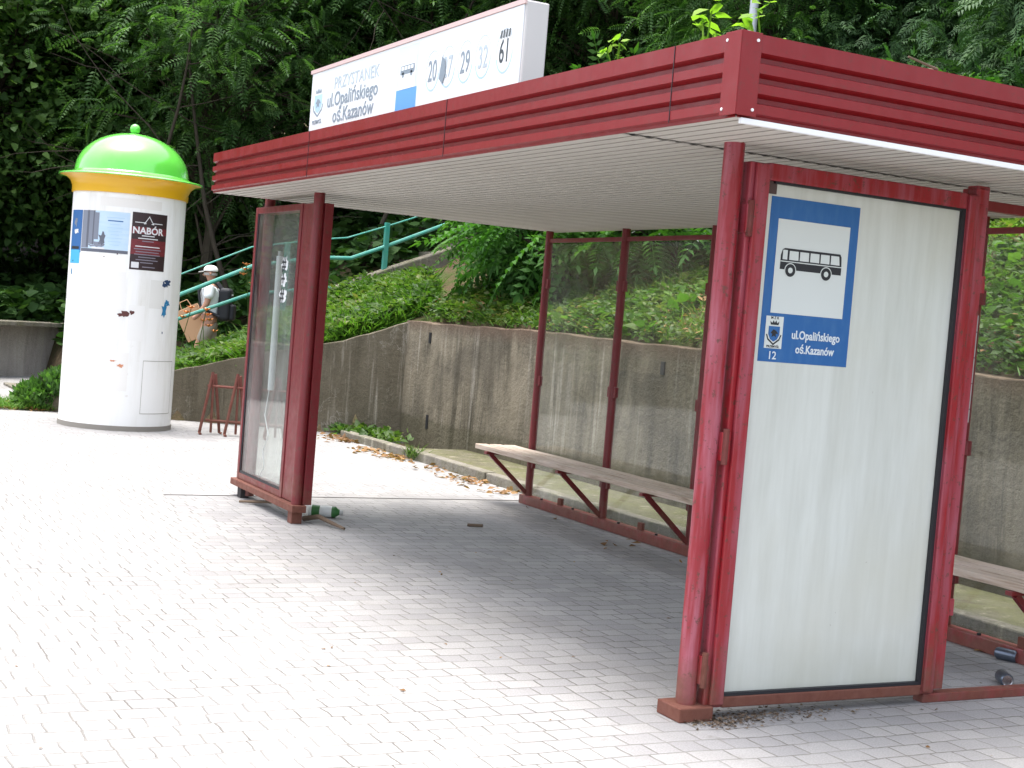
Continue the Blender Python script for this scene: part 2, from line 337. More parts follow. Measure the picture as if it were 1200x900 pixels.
# ------------------------------------------------------------ terrain heights
def lerp(a, b, t): return a+(b-a)*np.clip(t, 0, 1)
def sm(t): t = np.clip(t, 0, 1); return t*t*(3-2*t)
def bumpn(x, y): return .06*np.sin(1.7*x+.6*y)+.05*np.sin(2.3*y-1.1*x+1)+.04*np.sin(4.1*x+3.3*y)
WY = [-.6, -.35, 1.25, 2.99, 3.73]; WX = [-13.75, -13.62, -13.0, -12.12, -11.85]; WT = [.0, .18, .63, 1.14, 1.45]
def wall_x(y): return np.interp(y, WY, WX)
def height(x, y):
    x = np.asarray(x, float); y = np.asarray(y, float)
    h1 = 1.44+.40*np.minimum(y-3.73, 9)+.2*np.maximum(y-12.73, 0)
    wt = np.where(y > 3.73, h1, np.interp(y, WY, WT)-.03)
    hp = np.interp(y, [-.5, 0, 1.76, 2.7, 3.3, 4.8, 7, 12, 40], [-.05, .0, .5, .85, 1.2, 1.85, 2.9, 4.6, 10])
    pth = np.interp(y, [-.5, .3, 2.4, 3.3, 4.85, 7, 12, 40], [-.05, .02, .33, .85, 1.8, 2.85, 4.6, 10])
    left = lerp(wt, hp, sm((-11.85-x)/3.3)); left = lerp(left, pth, sm((-15.6-x)/.7))
    fo = np.maximum(pth, .7+.1*np.maximum(0, -22-x)+.0*y)+.16*np.maximum(0, -30-x)+.015*np.maximum(0, y)
    left = lerp(left, fo, sm((-18.6-x)/2.2))
    h = np.where(x > -11.85, h1, left)
    front = ((x > -11.95) & (y < 3.85)) | ((x <= -11.85) & (x > -13.7) & (x > wall_x(y)-.12) & (y < 3.85)) | ((y < -.4) & (x > -20.28-.75*np.clip(y, -10, 3))) | ((y < .95) & (x <= -13.62) & (x > -20.28-.75*y))
    low = (x < -20.28-.75*np.clip(y, -10, 3)) & (y < 2.5)
    h = np.where(low, np.maximum(fo, .72), h)
    h = h+bumpn(x, y)*np.clip((y-3.9)/2+np.where(x < -13.2, 1, 0)*.7, 0, 1)
    return np.where(front & ~low, -.06, h)
def grid_mesh(name, xs, ys, mt, skip=None):
    X, Y = np.meshgrid(xs, ys); Z = height(X, Y); nx = len(xs); ny = len(ys)
    V = np.stack([X, Y, Z], 2).reshape(-1, 3); i, j = np.meshgrid(np.arange(nx-1), np.arange(ny-1)); a = (j*nx+i).ravel()
    if skip is not None:
        cx = (X[:-1, :-1]+X[1:, 1:]).ravel()/2; cy = (Y[:-1, :-1]+Y[1:, 1:]).ravel()/2; a = a[~skip(cx, cy)]
    idx = np.stack([a, a+1, a+nx+1, a+nx], 1).ravel()
    me = raw_mesh(name, [(V, idx, np.full(len(a), 4), mt)]); me.polygons.foreach_set('use_smooth', [True]*len(me.polygons))
    o = bpy.data.objects.new(name, me); COL.objects.link(o); return tag(o, kind='structure')

# ------------------------------------------------------------ the setting
def sheet(name, x0, y0, x1, y1, z, m):
    o = MB().add([(x0,y0,z),(x1,y0,z),(x1,y1,z),(x0,y1,z)], [(0,1,2,3)], m) or None
def sheet(name, x0, y0, x1, y1, z, m):
    b = MB(); b.add([(x0,y0,z),(x1,y0,z),(x1,y1,z),(x0,y1,z)], [(0,1,2,3)], m); return tag(b.build(name), kind='structure')
sheet('ground', -400, -400, 400, 400, -.16, SOIL)
sheet('road', -60, -30, 60, -9.2, -.12, ASPH)
b = MB(); b.box((-60, -9.2, -.15), (60, -9.0, .0), KERB); tag(b.build('road_kerb', bevel=.01), kind='structure')
b = MB(); b.box((-22.5, -9.0, -.15), (20, 2.86, 0), PAVE); b.box((-22.5, 2.86, -.15), (-11.7, 4.2, 0), PAVE); tag(b.build('paved_plaza'), kind='structure')
def fineskip(cx, cy): return (cx > -20) & (cy < -.9)
grid_mesh('hillside', np.arange(-24, 12.01, .2), np.arange(-3, 18.01, .2), SOIL)
grid_mesh('forest_floor', np.arange(-120, 60.1, 1.5), np.arange(-60, 90.1, 1.5), SOIL,
          lambda cx, cy: ((cx > -22.6) & (cx < 10.6) & (cy > -1.6) & (cy < 16.6)) | ((cx > -20.5) & (cy < 4)) )
b = MB(); b.box((-6.36, -.62, .001), (-6.345, 2.80, .004), mat('paving_joint', (.07, .065, .06), .9)); tag(b.build('paving_joint'), kind='structure')
# ledge and kerb at the foot of the wall
b = MB(); b.box((-9.9, 2.98, -.1), (8, 3.74, .075), LEDGE); tag(b.build('wall_ledge', bevel=.01), kind='structure')
b = MB(); x = -11.6
while x < 8:
    b.box((x, 2.84+.01*math.sin(x*3), -.1), (x+.985, 2.97, .095+.006*math.sin(x*5)), KERB); x += 1.0
tag(b.build('wall_kerb', bevel=.012), kind='structure')
# retaining wall
def wall_strip(pts, thick, mt, name, label, cat, cope=None):
    """pts: (x, y, top) along the front face; thickness goes to the left of travel"""
    b = MB(); n = len(pts); vs = []
    for i, (x, y, t) in enumerate(pts):
        p = Vector((x, y)); d0 = Vector(pts[min(i+1, n-1)][:2])-Vector(pts[max(i-1, 0)][:2]); d0.normalize(); nn = Vector((-d0.y, d0.x))*thick
        vs += [(p.x, p.y, -.1), (p.x, p.y, t), (p.x+nn.x, p.y+nn.y, t), (p.x+nn.x, p.y+nn.y, -.1)]
    fs = []
    for i in range(n-1):
        for k in range(3): a = i*4+k; fs.append((a, a+4, a+5, a+1))
    fs += [(0, 1, 2, 3), ((n-1)*4+3, (n-1)*4+2, (n-1)*4+1, (n-1)*4)]
    b.add(vs, fs, mt); return tag(b.build(name, bevel=.012), label, cat)
pts = []
for i in range(90):
    x = -11.90+i*.22; pts.append((x, 3.73+.008*math.sin(x*2), 1.50+.012*math.sin(x*1.3)+.008*math.sin(x*7)))
wr = wall_strip(pts, .3, CONC, 'retaining_wall', 'long grey streaked concrete retaining wall behind the shelter under the weedy slope', 'wall')
for (x, z, h) in ((-11.15, 1.24, .13), (-11.05, .20, .17), (-6.02, 1.22, .12)): MB().box((x, 3.722, z), (x+.06, 3.75, z+h), DARK).build('drain_slot', wr)
pts = [(-13.72, -.55, .10), (-13.62, -.35, .2), (-13.4, .3, .38), (-13.05, 1.25, .66), (-12.6, 2.1, .93), (-12.13, 2.99, 1.17), (-11.84, 3.77, 1.48)]
pp = []
for i in range(len(pts)-1):
    for k in range(5): t = k/5; pp.append(tuple(pts[i][j]*(1-t)+pts[i+1][j]*t+(.008*math.sin(i*5+k*2) if j == 2 else 0) for j in range(3)))
pp.append(pts[-1])
wall_strip(pp, .28, CONCD, 'sloping_wall', 'dark mossy block wall whose top slopes down towards the advertising column', 'wall')
lw = wall_strip([(-17.2, -4.2, .9), (-18.6, -1.7, .87), (-19.8, -.02, .86), (-20.75, 1.2, .86), (-21.7, 2.4, .88)], .35, CONCL, 'low_wall', 'low weathered concrete wall with flat coping in front of the dark woods', 'wall')
b = MB()
for (x0, y0, x1, y1) in ((-17.2, -4.25, -18.6, -1.72), (-18.6, -1.72, -19.8, -.03), (-19.8, -.03, -20.78, 1.2), (-20.78, 1.2, -21.7, 2.4)):
    d = Vector((x1-x0, y1-y0)).normalized(); n = Vector((-d.y, d.x))*.16
    b.bar((x0-n.x, y0-n.y, .89), (x1-n.x, y1-n.y, .885), .42, .07, KERB)
b.build('coping', lw, bevel=.01)
# stair path on the hillside
b = MB(); ys = np.arange(-.2, 12, .35)
for k in range(len(ys)-1):
    z = float(np.interp(ys[k], [-.5, .3, 2.4, 3.3, 4.85, 7, 12], [-.05, .02, .33, .85, 1.8, 2.85, 4.6]))
    b.box((-17.9, ys[k], z-.3), (-15.75, ys[k]+.35, z+.06), KERB)
tag(b.build('stair_path', bevel=.01), kind='structure')
# sloped concrete edge of the stairs (grey strip right of the railing post)
b = MB(); b.bar((-15.5, 3.6, 1.52), (-15.5, 5.0, 2.12), .25, .3, KERB); b.bar((-15.5, 5.0, 2.12), (-15.5, 8.0, 3.3), .25, .3, KERB)
tag(b.build('stair_edge', bevel=.02), kind='structure')

# ------------------------------------------------------------ bus shelter
SH = empty('bus_shelter', label='open red steel bus shelter with white ribbed soffit, glass back and roof sign', cat='bus shelter')
H = 2.40; B = [-6.16, -4.90, -3.67, -2.40, -1.11]; DY = 2.547
def post(x, y, z0, z1, r, m, name='post'):
    return MB().tube([(x, y, z0), (x, y, z1)], r, m, 20).build(name, SH, smooth=True)
post(0, 0, .05, H+.01, .0435, REDN)
post(-5.0, 0, .10, H+.01, .040, RED)
post(-6.26, .04, .02, H+.01, .042, RED)
for x in B: post(x, DY, .07, H+.01, .034, RED)
post(0, DY, .07, H+.01, .036, RED)
# foot plates
MB().box((-.085, -.085, 0), (.085, .085, .06), RUSTY).build('foot_plate', SH, bevel=.005)
# square post holding the far side of the light box
MB().box((-.035, 1.345, .06), (.03, 1.42, 2.385), REDT).box((-.05, 1.33, 2.3), (.04, 1.405, 2.37), REDT).build('square_post', SH, bevel=.004)
# rear bottom and top rails
MB().box((-6.24, DY-.05, .0), (.05, DY+.04, .078), REDT).build('bottom_rail', SH, bevel=.004)
MB().box((-6.13, DY-.012, 2.30), (0, DY+.012, 2.335), RED).build('top_rail', SH, bevel=.003)
b = MB(); b.box((-.03, 1.30, .0), (.035, 2.5, .042), REDT); b.build('bottom_rail', SH, bevel=.004)
b = MB(); b.box((-.02, 1.42, 2.28), (.02, 2.5, 2.325), RED); b.build('top_rail', SH, bevel=.003)
# back wall glazing with its small clips
xs = B+[0]
for i in range(len(xs)-1):
    g = MB().box((xs[i]+.045, DY-.003, .10), (xs[i+1]-.045, DY+.003, 2.29), GLASS).build('glass_pane', SH)
    for z in (.32, 1.05, 1.9):
        for xx in (xs[i]+.03, xs[i+1]-.062): MB().box((xx, DY-.016, z), (xx+.032, DY+.014, z+.085), RED).build('clip', g, bevel=.003)
    for xx in (xs[i]+.55,): MB().box((xx, DY-.018, .07), (xx+.06, DY+.012, .135), RUSTY).build('clip', g, bevel=.003)
    for q in (.28, .82): MB().tube([(xs[i]+q, DY-.02, .078), (xs[i]+q, DY-.02, .09)], .012, DARK, 8).build('bolt', g)
# benches
def bench(x0, x1, supports):
    r = MB(); 
    bo = None
    for k, y in enumerate((2.115, 2.245, 2.375)):
        s = MB(); n = 14
        vs = []
        for i in range(n+1):
            x = x0+(x1-x0)*i/n+(.02*k if i == 0 else 0); sag = .0012*math.sin(i*1.7+k)
            for (dy, dz) in ((0, 0), (.110, 0), (.110, .042), (0, .042)): vs.append((x, y+dy+.002*math.sin(i*2.1+k), .452+dz+sag))
        fs = [(i*4+j, i*4+(j+1) % 4, i*4+4+(j+1) % 4, i*4+4+j) for i in range(n) for j in range(4)]+[(3, 2, 1, 0), (n*4, n*4+1, n*4+2, n*4+3)]
        s.add(vs, fs, WOOD); o = s.build('seat_board' if bo else 'bench', SH if not bo else bo, bevel=.005); bo = bo or o
    for x in supports:
        b = MB(); b.bar((x, DY-.03, .10), (x, 2.14, .43), .035, .03, RED, (1, 0, 0)); b.bar((x, 2.09, .44), (x, DY-.02, .44), .045, .022, RED, (0, 0, 1))
        b.build('bracket', bo, bevel=.002)
    return bo
bench(-6.42, -2.6, B[:3]); bench(-2.2, -.06, [B[4], -.25])
# light box panel at the near corner
LB = MB()
fx0, fx1 = -.045, .055
LB.box((fx0, .055, .045), (fx1-.006, .150, 2.335), REDT)
LB.box((fx0, 1.265, .047), (fx1-.004, 1.345, 2.337), REDT)
LB.box((fx0+.002, .150, 2.268), (fx1-.002, 1.265, 2.34), REDT)
LB.box((fx0+.002, .150, .043), (fx1-.002, 1.265, .092), RUSTY)
LBo = LB.build('light_box', SH, bevel=.006)
tag(LBo, 'red framed light box with milky panel on the near corner post')
MB().box((fx1-.004, .078, .06), (fx1+.014, .146, 2.33), REDT).build('frame_profile', LBo, bevel=.005); MB().box((fx1-.004, 1.268, .06), (fx1+.012, 1.31, 2.33), REDT).build('frame_profile', LBo, bevel=.005)
b = MB(); b.box((-.03, .15, .092), (.030, 1.265, 2.268), MILKY); b.build('milky_panel', LBo)
b = MB(); b.box((.030, .15, .092), (.050, 1.265, .106), DARK); b.box((.030, 1.246, .106), (.050, 1.265, 2.268), DARK); b.box((.030, .19, 2.258), (.048, 1.246, 2.268), DARK)
b.box((.030, .151, 2.215), (.034, .21, 2.267), mat('bare_patch', (.08, .05, .045), .8)); b.build('rubber_seal', LBo)
for y, z in ((.082, 2.10), (.058, 1.15), (.052, .21)):
    MB().box((-.01, y-.032, z-.06), (.058, y+.012, z+.06), REDT).tube([(.058, y-.014, z-.075), (.058, y-.014, z+.075)], .014, RUSTY, 10).build('hinge', LBo, bevel=.003)
for z in (.40, 1.9): MB().box((-.02, 1.42, z), (.02, 1.455, z+.08), REDT).build('latch', LBo, bevel=.003)
# bus stop sign stuck on the milky panel: local frame u = +y, v = +z, facing +x
def TP(y, z, x): return Matrix(((0, 0, 1, x), (1, 0, 0, y), (0, 1, 0, z), (0, 0, 0, 1)))
BLUE = mat('sign_blue', (.022, .115, .36), .5); N = NT(BLUE); w = N.coord(); N.col(N.mix(N.ramp(N.noise(N.coord((2, 8, 2), (.6, 0, 0)), 4, 5), [(.45, 0), (.8, .45)]), (.015, .105, .31), (.06, .17, .36)))
SWH = mat('sign_white', (.60, .64, .62), .5)
b = MB(); X = .0312
def rect(b, y0, z0, y1, z1, x, m, t=.0008): b.box((x-t, y0, z0), (x, y1, z1), m)
rect(b, .19, 1.515, .67, 2.208, X, BLUE)
rect(b, .235, 1.722, .623, 2.118, X+.0012, SWH)
# bus pictogram
def pol(b, pts, x, m):
    n = len(pts); vs = [(x, p[0], p[1]) for p in pts]+[(x-.0006, p[0], p[1]) for p in pts]
    b.add(vs, [tuple(range(n)), tuple(range(2*n-1, n-1, -1))]+[(i, i+n, (i+1) % n+n, (i+1) % n) for i in range(n)], m)
y0, y1, z0, z1 = .262, .592, 1.902, 1.998
pol(b, [(y0, z0+.006), (y0, z1-.03), (y0+.008, z1-.006), (y0+.02, z1), (y1-.012, z1), (y1-.004, z1-.012), (y1, z0+.04), (y1, z0+.006)], X+.0022, BLACK)
rect(b, y0+.010, z1-.048, y0+.034, z1-.008, X+.003, SWH)
for k in range(5):
    a = y0+.045+k*.056; pol(b, [(a, z1-.048), (a+.049, z1-.048), (a+.047 if k < 4 else a+.043, z1-.01), (a, z1-.01)], X+.003, SWH)
rect(b, y0, z1-.058, y1, z1-.054, X+.003, SWH)
for yc in (y0+.055, y1-.082):
    for r, m, dx in ((.031, SWH, .0034), (.027, BLACK, .004), (.012, SWH, .0046)):
        pol(b, [(yc+r*math.cos(t*math.pi/12), z0+.004+r*math.sin(t*math.pi/12)) for t in range(24)], X+dx, m)
rect(b, .2165, 1.572, .308, 1.708, X+.0012, SWH)
def crest(b, P, s, mb_, mk):   # P(u, v) -> polygon placer, drawn in a 1 x 1.5 box
    P([(.18, .95), (.82, .95), (.82, .55), (.7, .32), (.5, .2), (.3, .32), (.18, .55)], mb_, 0)
    P([(.3, .62), (.45, .8), (.62, .74), (.74, .58), (.6, .6), (.62, .42), (.5, .5), (.38, .42), (.4, .58)], mk, 1)
    P([(.28, 1.02), (.24, 1.2), (.36, 1.1), (.42, 1.24), (.5, 1.12), (.58, 1.24), (.64, 1.1), (.76, 1.2), (.72, 1.02)], mk, 0)
    P([(.05, .55), (.12, .55), (.2, .35), (.5, .12), (.8, .35), (.88, .55), (.95, .55), (.84, .28), (.5, .03), (.16, .28)], mk, 0)
crest(b, lambda pts, m, l: pol(b, [(.2165+.0915*p[0], 1.583+.0915*(p[1]*.95)) for p in pts], X+.0022+l*.0008, m), 1, BLUE, BLACK)
text_into(b, 'M Z K', .016, TP(.262, 1.696, X+.0016), BLACK, 'CENTER', bold=.0003)
text_into(b, 'PRZEMYŚL', .0135, TP(.262, 1.5755, X+.0016), BLACK, 'CENTER', 1.05, bold=.0003)
TW = mat('sign_letters', (.62, .68, .72), .5)
text_into(b, '12', .047, TP(.262, 1.527, X+.0016), TW, 'CENTER', 1, .0006)
text_into(b, 'ul.Opalińskiego', .050, TP(.488, 1.620, X+.0016), TW, 'CENTER', .84, .0011)
text_into(b, 'oś.Kazanów', .050, TP(.488, 1.560, X+.0016), TW, 'CENTER', .84, .0011)
b.build('bus_stop_sign', LBo)
# timetable strip behind
b = MB(); b.box((-.052, 1.455, 1.30), (-.03, 1.485, 1.80), mat('strip_grey', (.30, .30, .29), .6))
for k in range(4): b.box((-.03, 1.455, 1.36+k*.12), (-.029, 1.485, 1.364+k*.12), BLACK)
b.box((-.05, 1.42, 1.4), (-.035, 1.455, 1.44), RED); b.build('timetable_strip', SH)

# display case at the far end
CX0, CX1, CY0, CY1 = -6.43, -5.30, -.02, .10
b = MB(); z0, z1 = .14, 2.335; f = .05
b.box((CX0, CY0, z0), (CX0+f, CY1, z1), RED); b.box((CX1-f, CY0, z0), (CX1, CY1, z1), RED)
b.box((CX0+f, CY0+.001, z1-f), (CX1-f, CY1-.001, z1-.001), RED); b.box((CX0+f, CY0+.001, z0+.001), (CX1-f, CY1-.001, z0+f), RED)
DC = b.build('display_case', SH, bevel=.004); tag(DC, 'narrow glazed red display case between the far front posts')
b = MB(); b.box((CX0+f, CY0+.012, z0+f), (CX1-f, CY0+.018, z1-f), GLASSC); b.box((CX0+f, CY1-.018, z0+f), (CX1-f, CY1-.012, z1-f), GLASSC); b.build('glass_pane', DC)
b = MB(); b.box((CX0+f, CY0+.006, z0+f), (CX0+f+.02, CY0+.011, z1-f), DARK); b.box((CX1-f-.02, CY0+.006, z0+f), (CX1-f, CY0+.011, z1-f), DARK)
b.box((CX0+f+.02, CY0+.006, z0+f), (CX1-f-.02, CY0+.011, z0+f+.02), DARK); b.build('rubber_seal', DC)
b = MB(); b.tube([(-5.93, .05, .9), (-5.95, .05, 1.95)], .026, WHITE, 14); b.tube([(-5.95, .05, 1.95), (-5.951, .05, 1.99)], .018, mat('tube_cap', (.5, .5, .5), .3, 1), 14); b.build('fluorescent_tube', DC, smooth=True)
b = MB(); b.tube([(-5.85, .03, .55), (-5.95, .03, .42), (-5.9, .03, .3), (-6.0, .03, .2)], .004, WHITE, 6); b.tube([(-5.97, .05, .9), (-6.0, .04, .7), (-5.85, .03, .55)], .004, WHITE, 6); b.build('loose_cable', DC)
# sticker marks on the glass
r = random.Random(5); SX = -5.72; k = 0
for j in range(3):
    st = MB(); zz = 1.60+.12*j; n = 22
    pts = [(SX+.09+(.10*math.cos(6.2832*i/n))*r.uniform(.45, 1.05), zz+.05+.065*math.sin(6.2832*i/n)*r.uniform(.45, 1.05)) for i in range(n)]
    st.add([(p[0], CY0+.0095, p[1]) for p in pts]+[(SX+.09, CY0+.0095, zz+.05)], [(i, (i+1) % n, n) for i in range(n)], WHITE)
    so_ = st.build('sticker', DC); bk = MB(); text_into(bk, ('TNT', 'HEK', 'RA')[j] if False else ('#', '+', '#')[j], .15, Matrix(((1, 0, 0, SX+.03), (0, 0, -1, CY0+.0075), (0, 1, 0, zz)  , (0, 0, 0, 1))), BLACK, 'LEFT', 1, .002); bk.build('sticker_print', so_)
# foot beam and stub legs
b = MB(); b.box((-6.48, -.055, .085), (-4.93, .055, .139), RUSTY); b.build('foot_beam', SH, bevel=.006)
MB().box((-6.33, -.035, 0), (-6.24, .035, .085), mat('black_foot', (.03, .025, .025), .8)).build('stub_leg', SH, bevel=.003)
MB().box((-5.06, -.04, 0), (-4.97, .04, .085), RUSTY).build('stub_leg', SH, bevel=.003)
MB().box((CX1+.001, -.012, .145), (-5.045, .06, 2.33), RED).build('side_plate', SH, bevel=.003)
MB().box((-4.985, .035, .14), (-4.96, .10, 2.33), RED).build('edge_flange', SH, bevel=.002)

# roof
RX0, RX1, RY0, RY1 = -6.222, .60, -.436, 2.585; FH = .305
def fascia(a, b_, out, x_from, x_to):
    """profile swept from point a to b_ (xy), out = outward normal"""
    prof = [(.0, 0), (.004, .004)]
    z = .008; pitch = (FH-.012)/4
    for k in range(4):
        prof += [(.004, z), (.016, z+.012), (.016, z+pitch*.72), (.004, z+pitch*.86)]; z += pitch
    prof += [(.016, FH-.006), (.016, FH), (-.02, FH)]
    prof = [(0, 0), (.004, .002), (.004, .012)]
    z = .012; pitch = (FH-.012)/4
    for k in range(4):
        prof += [(.020, z+.008), (.020, z+pitch*.58)]
        if k < 3: prof += [(-.006, z+pitch*.70), (-.006, z+pitch*.93)]
        z += pitch
    prof[-1] = (.020, FH); prof += [(-.03, FH+.001), (-.03, FH-.03)]
    bb = MB(); vs = []
    for p in (a, b_):
        for d, zz in prof: vs.append((p[0]+out[0]*d, p[1]+out[1]*d, H+zz))
    n = len(prof); bb.add(vs, [(i, i+n, i+n+1, i+1) for i in range(n-1)], REDF); return bb
sh = fascia((RX0, RY0), (RX1, RY0), (0, -1), 0, 0)
FA = sh.build('front_fascia', SH)
fascia((RX1, RY0), (RX1, RY1), (1, 0), 0, 0).build('side_fascia', SH)
fascia((RX0, RY1), (RX0, RY0), (-1, 0), 0, 0).build('side_fascia', SH)
fascia((RX1, RY1), (RX0, RY1), (0, 1), 0, 0).build('rear_fascia', SH)
b = MB(); t = .004; e = .024
b.box((RX1-.075, RY0-e, H+.006), (RX1+e, RY0-e+t, H+FH+.004), REDF); b.box((RX1+e-t, RY0-e+t, H+.006), (RX1+e, RY0+.07, H+FH+.004), REDF)
b.build('corner_trim', SH, bevel=.0015)
b = MB()
for p in ((RX1-.06, RY0-e-.003, H+FH-.025), (RX1-.06, RY0-e-.003, H+.03)): MB().tube([p, (p[0], p[1]+.004, p[2])], .006, WHITE, 8).build('screw', SH)
for p in ((RX1+e, RY0+.05, H+FH-.025), (RX1+e, RY0+.05, H+.03), (RX1+.021, RY0+1.62, H+.215)): MB().tube([p, (p[0]+.004, p[1], p[2])], .006, WHITE, 8).build('screw', SH)
b = MB()
for x in (.19, -1.9, -4.0): MB().box((x, RY0-.0225, H+.01), (x+.004, RY0-.0205, H+FH), DARK).build('seam', SH)
b = MB()
for sx0, sx1 in ((RX0+.01, RX1-.01),): b.box((sx0+.03, RY0+.04, H+.02), (sx1-.03, RY1-.04, H+FH-.055), SOFF)
b.box((RX0+.03, RY0+.03, H+FH-.054), (RX1-.03, RY1-.03, H+FH-.028), mat('roof_felt', (.10, .095, .085), .95)); b.build('roof_deck', SH)
GROOVE = mat('soffit_groove_shade', (.30, .28, .245), .8)  # groove shade painted as a darker tone so the ribs stand out
# ribbed soffit in two lengths, meeting over the light box
def soffit(x0, x1, dz):
    bb = MB(); vs = []; prof = []; y = RY0; p = .0755
    while y < RY1-.001:
        prof += [(y, -.0), (y+p*.76, -.0), (y+p*.84, .012), (min(y+p*.94, RY1), .012)]; y += p
    prof.append((RY1, 0)); n = len(prof)
    for x in (x0, x1): vs += [(x, q[0], H+q[1]+dz) for q in prof]
    bb.add(vs, [(i, i+1, i+n+1, i+n) for i in range(n-1) if i % 4 == 0], SOFF)
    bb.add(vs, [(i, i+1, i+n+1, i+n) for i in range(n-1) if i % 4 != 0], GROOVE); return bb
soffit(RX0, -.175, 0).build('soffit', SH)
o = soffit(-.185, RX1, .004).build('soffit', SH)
b = MB(); y = RY0; rr = random.Random(2); vs = []; n = 0
while y < RY1-.05:
    L = rr.uniform(.010, .032)
    for (yy, xx) in ((y, -.186), (y+.034, -.186), (y+.040, -.19+L), (y+.066, -.19+L), (y+.072, -.186)): vs += [(-.1895, yy, H-.0012), (xx, yy, H-.0012)]; n += 1
    y += .0755
b.add(vs, [(2*i, 2*i+1, 2*i+3, 2*i+2) for i in range(n-1)], DARK)
b.build('soffit_gap', o)
b = MB(); b.box((RX1+.001, RY0+.01, H-.022), (RX1+.018, RY1, H-.001), WHITE); b.build('edge_strip', SH, bevel=.002)
# sign box on the roof
SB0, SB1, SY0, SY1, SZ0, SZ1 = -4.40, -1.345, -.33, -.20, 2.60, 3.15
FACE = mat('faded_sign_face', (.80, .84, .86), .35, coat=.3); ALU = mat('sign_casing', (.55, .54, .53), .5)
b = MB(); b.box((SB0, SY0+.004, SZ0), (SB1, SY1, SZ1), ALU); SG = b.build('roof_sign', SH, bevel=.008); tag(SG, 'faded white box sign with stop name and line numbers on the roof edge')
b = MB(); b.box((SB0+.02, SY0-.002, SZ0+.01), (SB1-.015, SY0+.0035, SZ1-.022), FACE); b.build('sign_face', SG)
b = MB(); b.box((SB0-.004, SY0-.008, SZ1-.02), (SB1+.004, SY0+.003, SZ1+.004), mat('sign_edge', (.62, .46, .44), .5)); b.build('sign_trim', SG)
def TS(x, z, y=None): return Matrix(((1, 0, 0, x), (0, 0, -1, SY0-.0032 if y is None else y), (0, 1, 0, z), (0, 0, 0, 1)))
T1 = mat('faded_print', (.22, .27, .32), .5); T2 = mat('very_faded_print', (.42, .49, .54), .5); T3 = mat('dark_print', (.05, .06, .07), .5)
LB_ = mat('light_blue_print', (.12, .34, .66), .5); LB2 = mat('pale_blue_print', (.40, .58, .72), .5); PKB = mat('pale_sky_print', (.60, .74, .84), .5)
def sp(b, pts, m, l=1):   # polygon on sign face
    n = len(pts); yy = SY0-.002-.0008*l; vs = [(p[0], yy, p[1]) for p in pts]+[(p[0], yy+.0006, p[1]) for p in pts]
    b.add(vs, [tuple(range(n)), tuple(range(2*n-1, n-1, -1))]+[(i, i+n, (i+1) % n+n, (i+1) % n) for i in range(n)], m)
b = MB()
text_into(b, 'PRZYSTANEK', .110, TS(-3.95, 2.985), T2, 'LEFT', 1.16, .0008)
text_into(b, 'ul.Opalińskiego', .125, TS(-4.06, 2.878), T1, 'LEFT', 1.12, .0020)
text_into(b, 'oś.Kazanów', .125, TS(-3.94, 2.772), T1, 'LEFT', 1.12, .0020)
b.build('stop_name', SG)
b = MB(); crest(b, lambda pts, m, l: sp(b, [(-4.35+.23*p[0], 2.825+.16*p[1]) for p in pts], m, 1+l), 1, LB2, T1)
text_into(b, 'PRZEMYŚL', .036, TS(-4.235, 2.788), T1, 'CENTER', 1.05, .0005); b.build('crest', SG)
b = MB(); X0, X1 = -2.90, -2.60
sp(b, [(X0, SZ0+.02), (X1, SZ0+.02), (X1, 3.11), (X0, 3.11)], PKB, 1); sp(b, [(X0+.004, SZ0+.02), (X1-.004, SZ0+.02), (X1-.004, 2.865), (X0+.004, 2.865)], LB_, 2)
sp(b, [(X0+.03, 2.865), (X1-.03, 2.865), (X1-.03, 3.05), (X0+.03, 3.05)], FACE, 3)
sp(b, [(X0+.05, 2.95), (X1-.05, 2.95), (X1-.045, 2.975), (X1-.05, 3.0), (X0+.055, 3.0), (X0+.05, 2.98)], T1, 4)
for k in range(4): sp(b, [(X0+.065+k*.045, 2.974), (X0+.100+k*.045, 2.974), (X0+.100+k*.045, 2.994), (X0+.065+k*.045, 2.994)], FACE, 5)
for xc in (X0+.09, X1-.09): sp(b, [(xc+.016*math.cos(t*.5236), 2.948+.016*math.sin(t*.5236)) for t in range(12)], T1, 4)
text_into(b, 'POSTÓJ', .07, TS(X0+.05, 2.705, SY0-.006), T3, 'LEFT', .9, .002) if False else None
b.build('bus_pictogram', SG)
for k, (xc, s_) in enumerate([(-2.40, '20'), (-2.20, '27'), (-1.985, '29'), (-1.775, '32'), (-1.535, '61')]):
    b = MB(); zc = 2.925; n = 36; rx, rz = .092, .112
    for i in range(n):
        t0, t1 = 2*math.pi*i/n, 2*math.pi*(i+1)/n
        m = LB2 if (math.sin(t0) < -.3) else T2
        w_ = .010 if math.sin(t0) < -.2 else .005
        sp(b, [(xc+rx*math.cos(t0), zc+rz*math.sin(t0)), (xc+(rx-w_)*math.cos(t0), zc+(rz-w_)*math.sin(t0)), (xc+(rx-w_)*math.cos(t1), zc+(rz-w_)*math.sin(t1)), (xc+rx*math.cos(t1), zc+rz*math.sin(t1))], m, 1)
    text_into(b, s_, .165, TS(xc, zc-.055), T3 if s_ == '61' else (T1 if s_ in ('29', '20') else T2), 'CENTER', .72, .001)
    if k == 1: sp(b, [(xc-.10, 2.87), (xc-.05, 2.84), (xc-.02, 2.89), (xc-.03, 2.96), (xc-.06, 2.98), (xc-.075, 2.99), (xc-.085, 2.94)], T1, 6)
    if k == 4:
        for j in range(4): sp(b, [(xc-.05+j*.03, 2.99), (xc-.038+j*.03, 2.99), (xc-.030+j*.03, 3.03), (xc-.042+j*.03, 3.03)], T3, 6)
    b.build('line_number', SG)

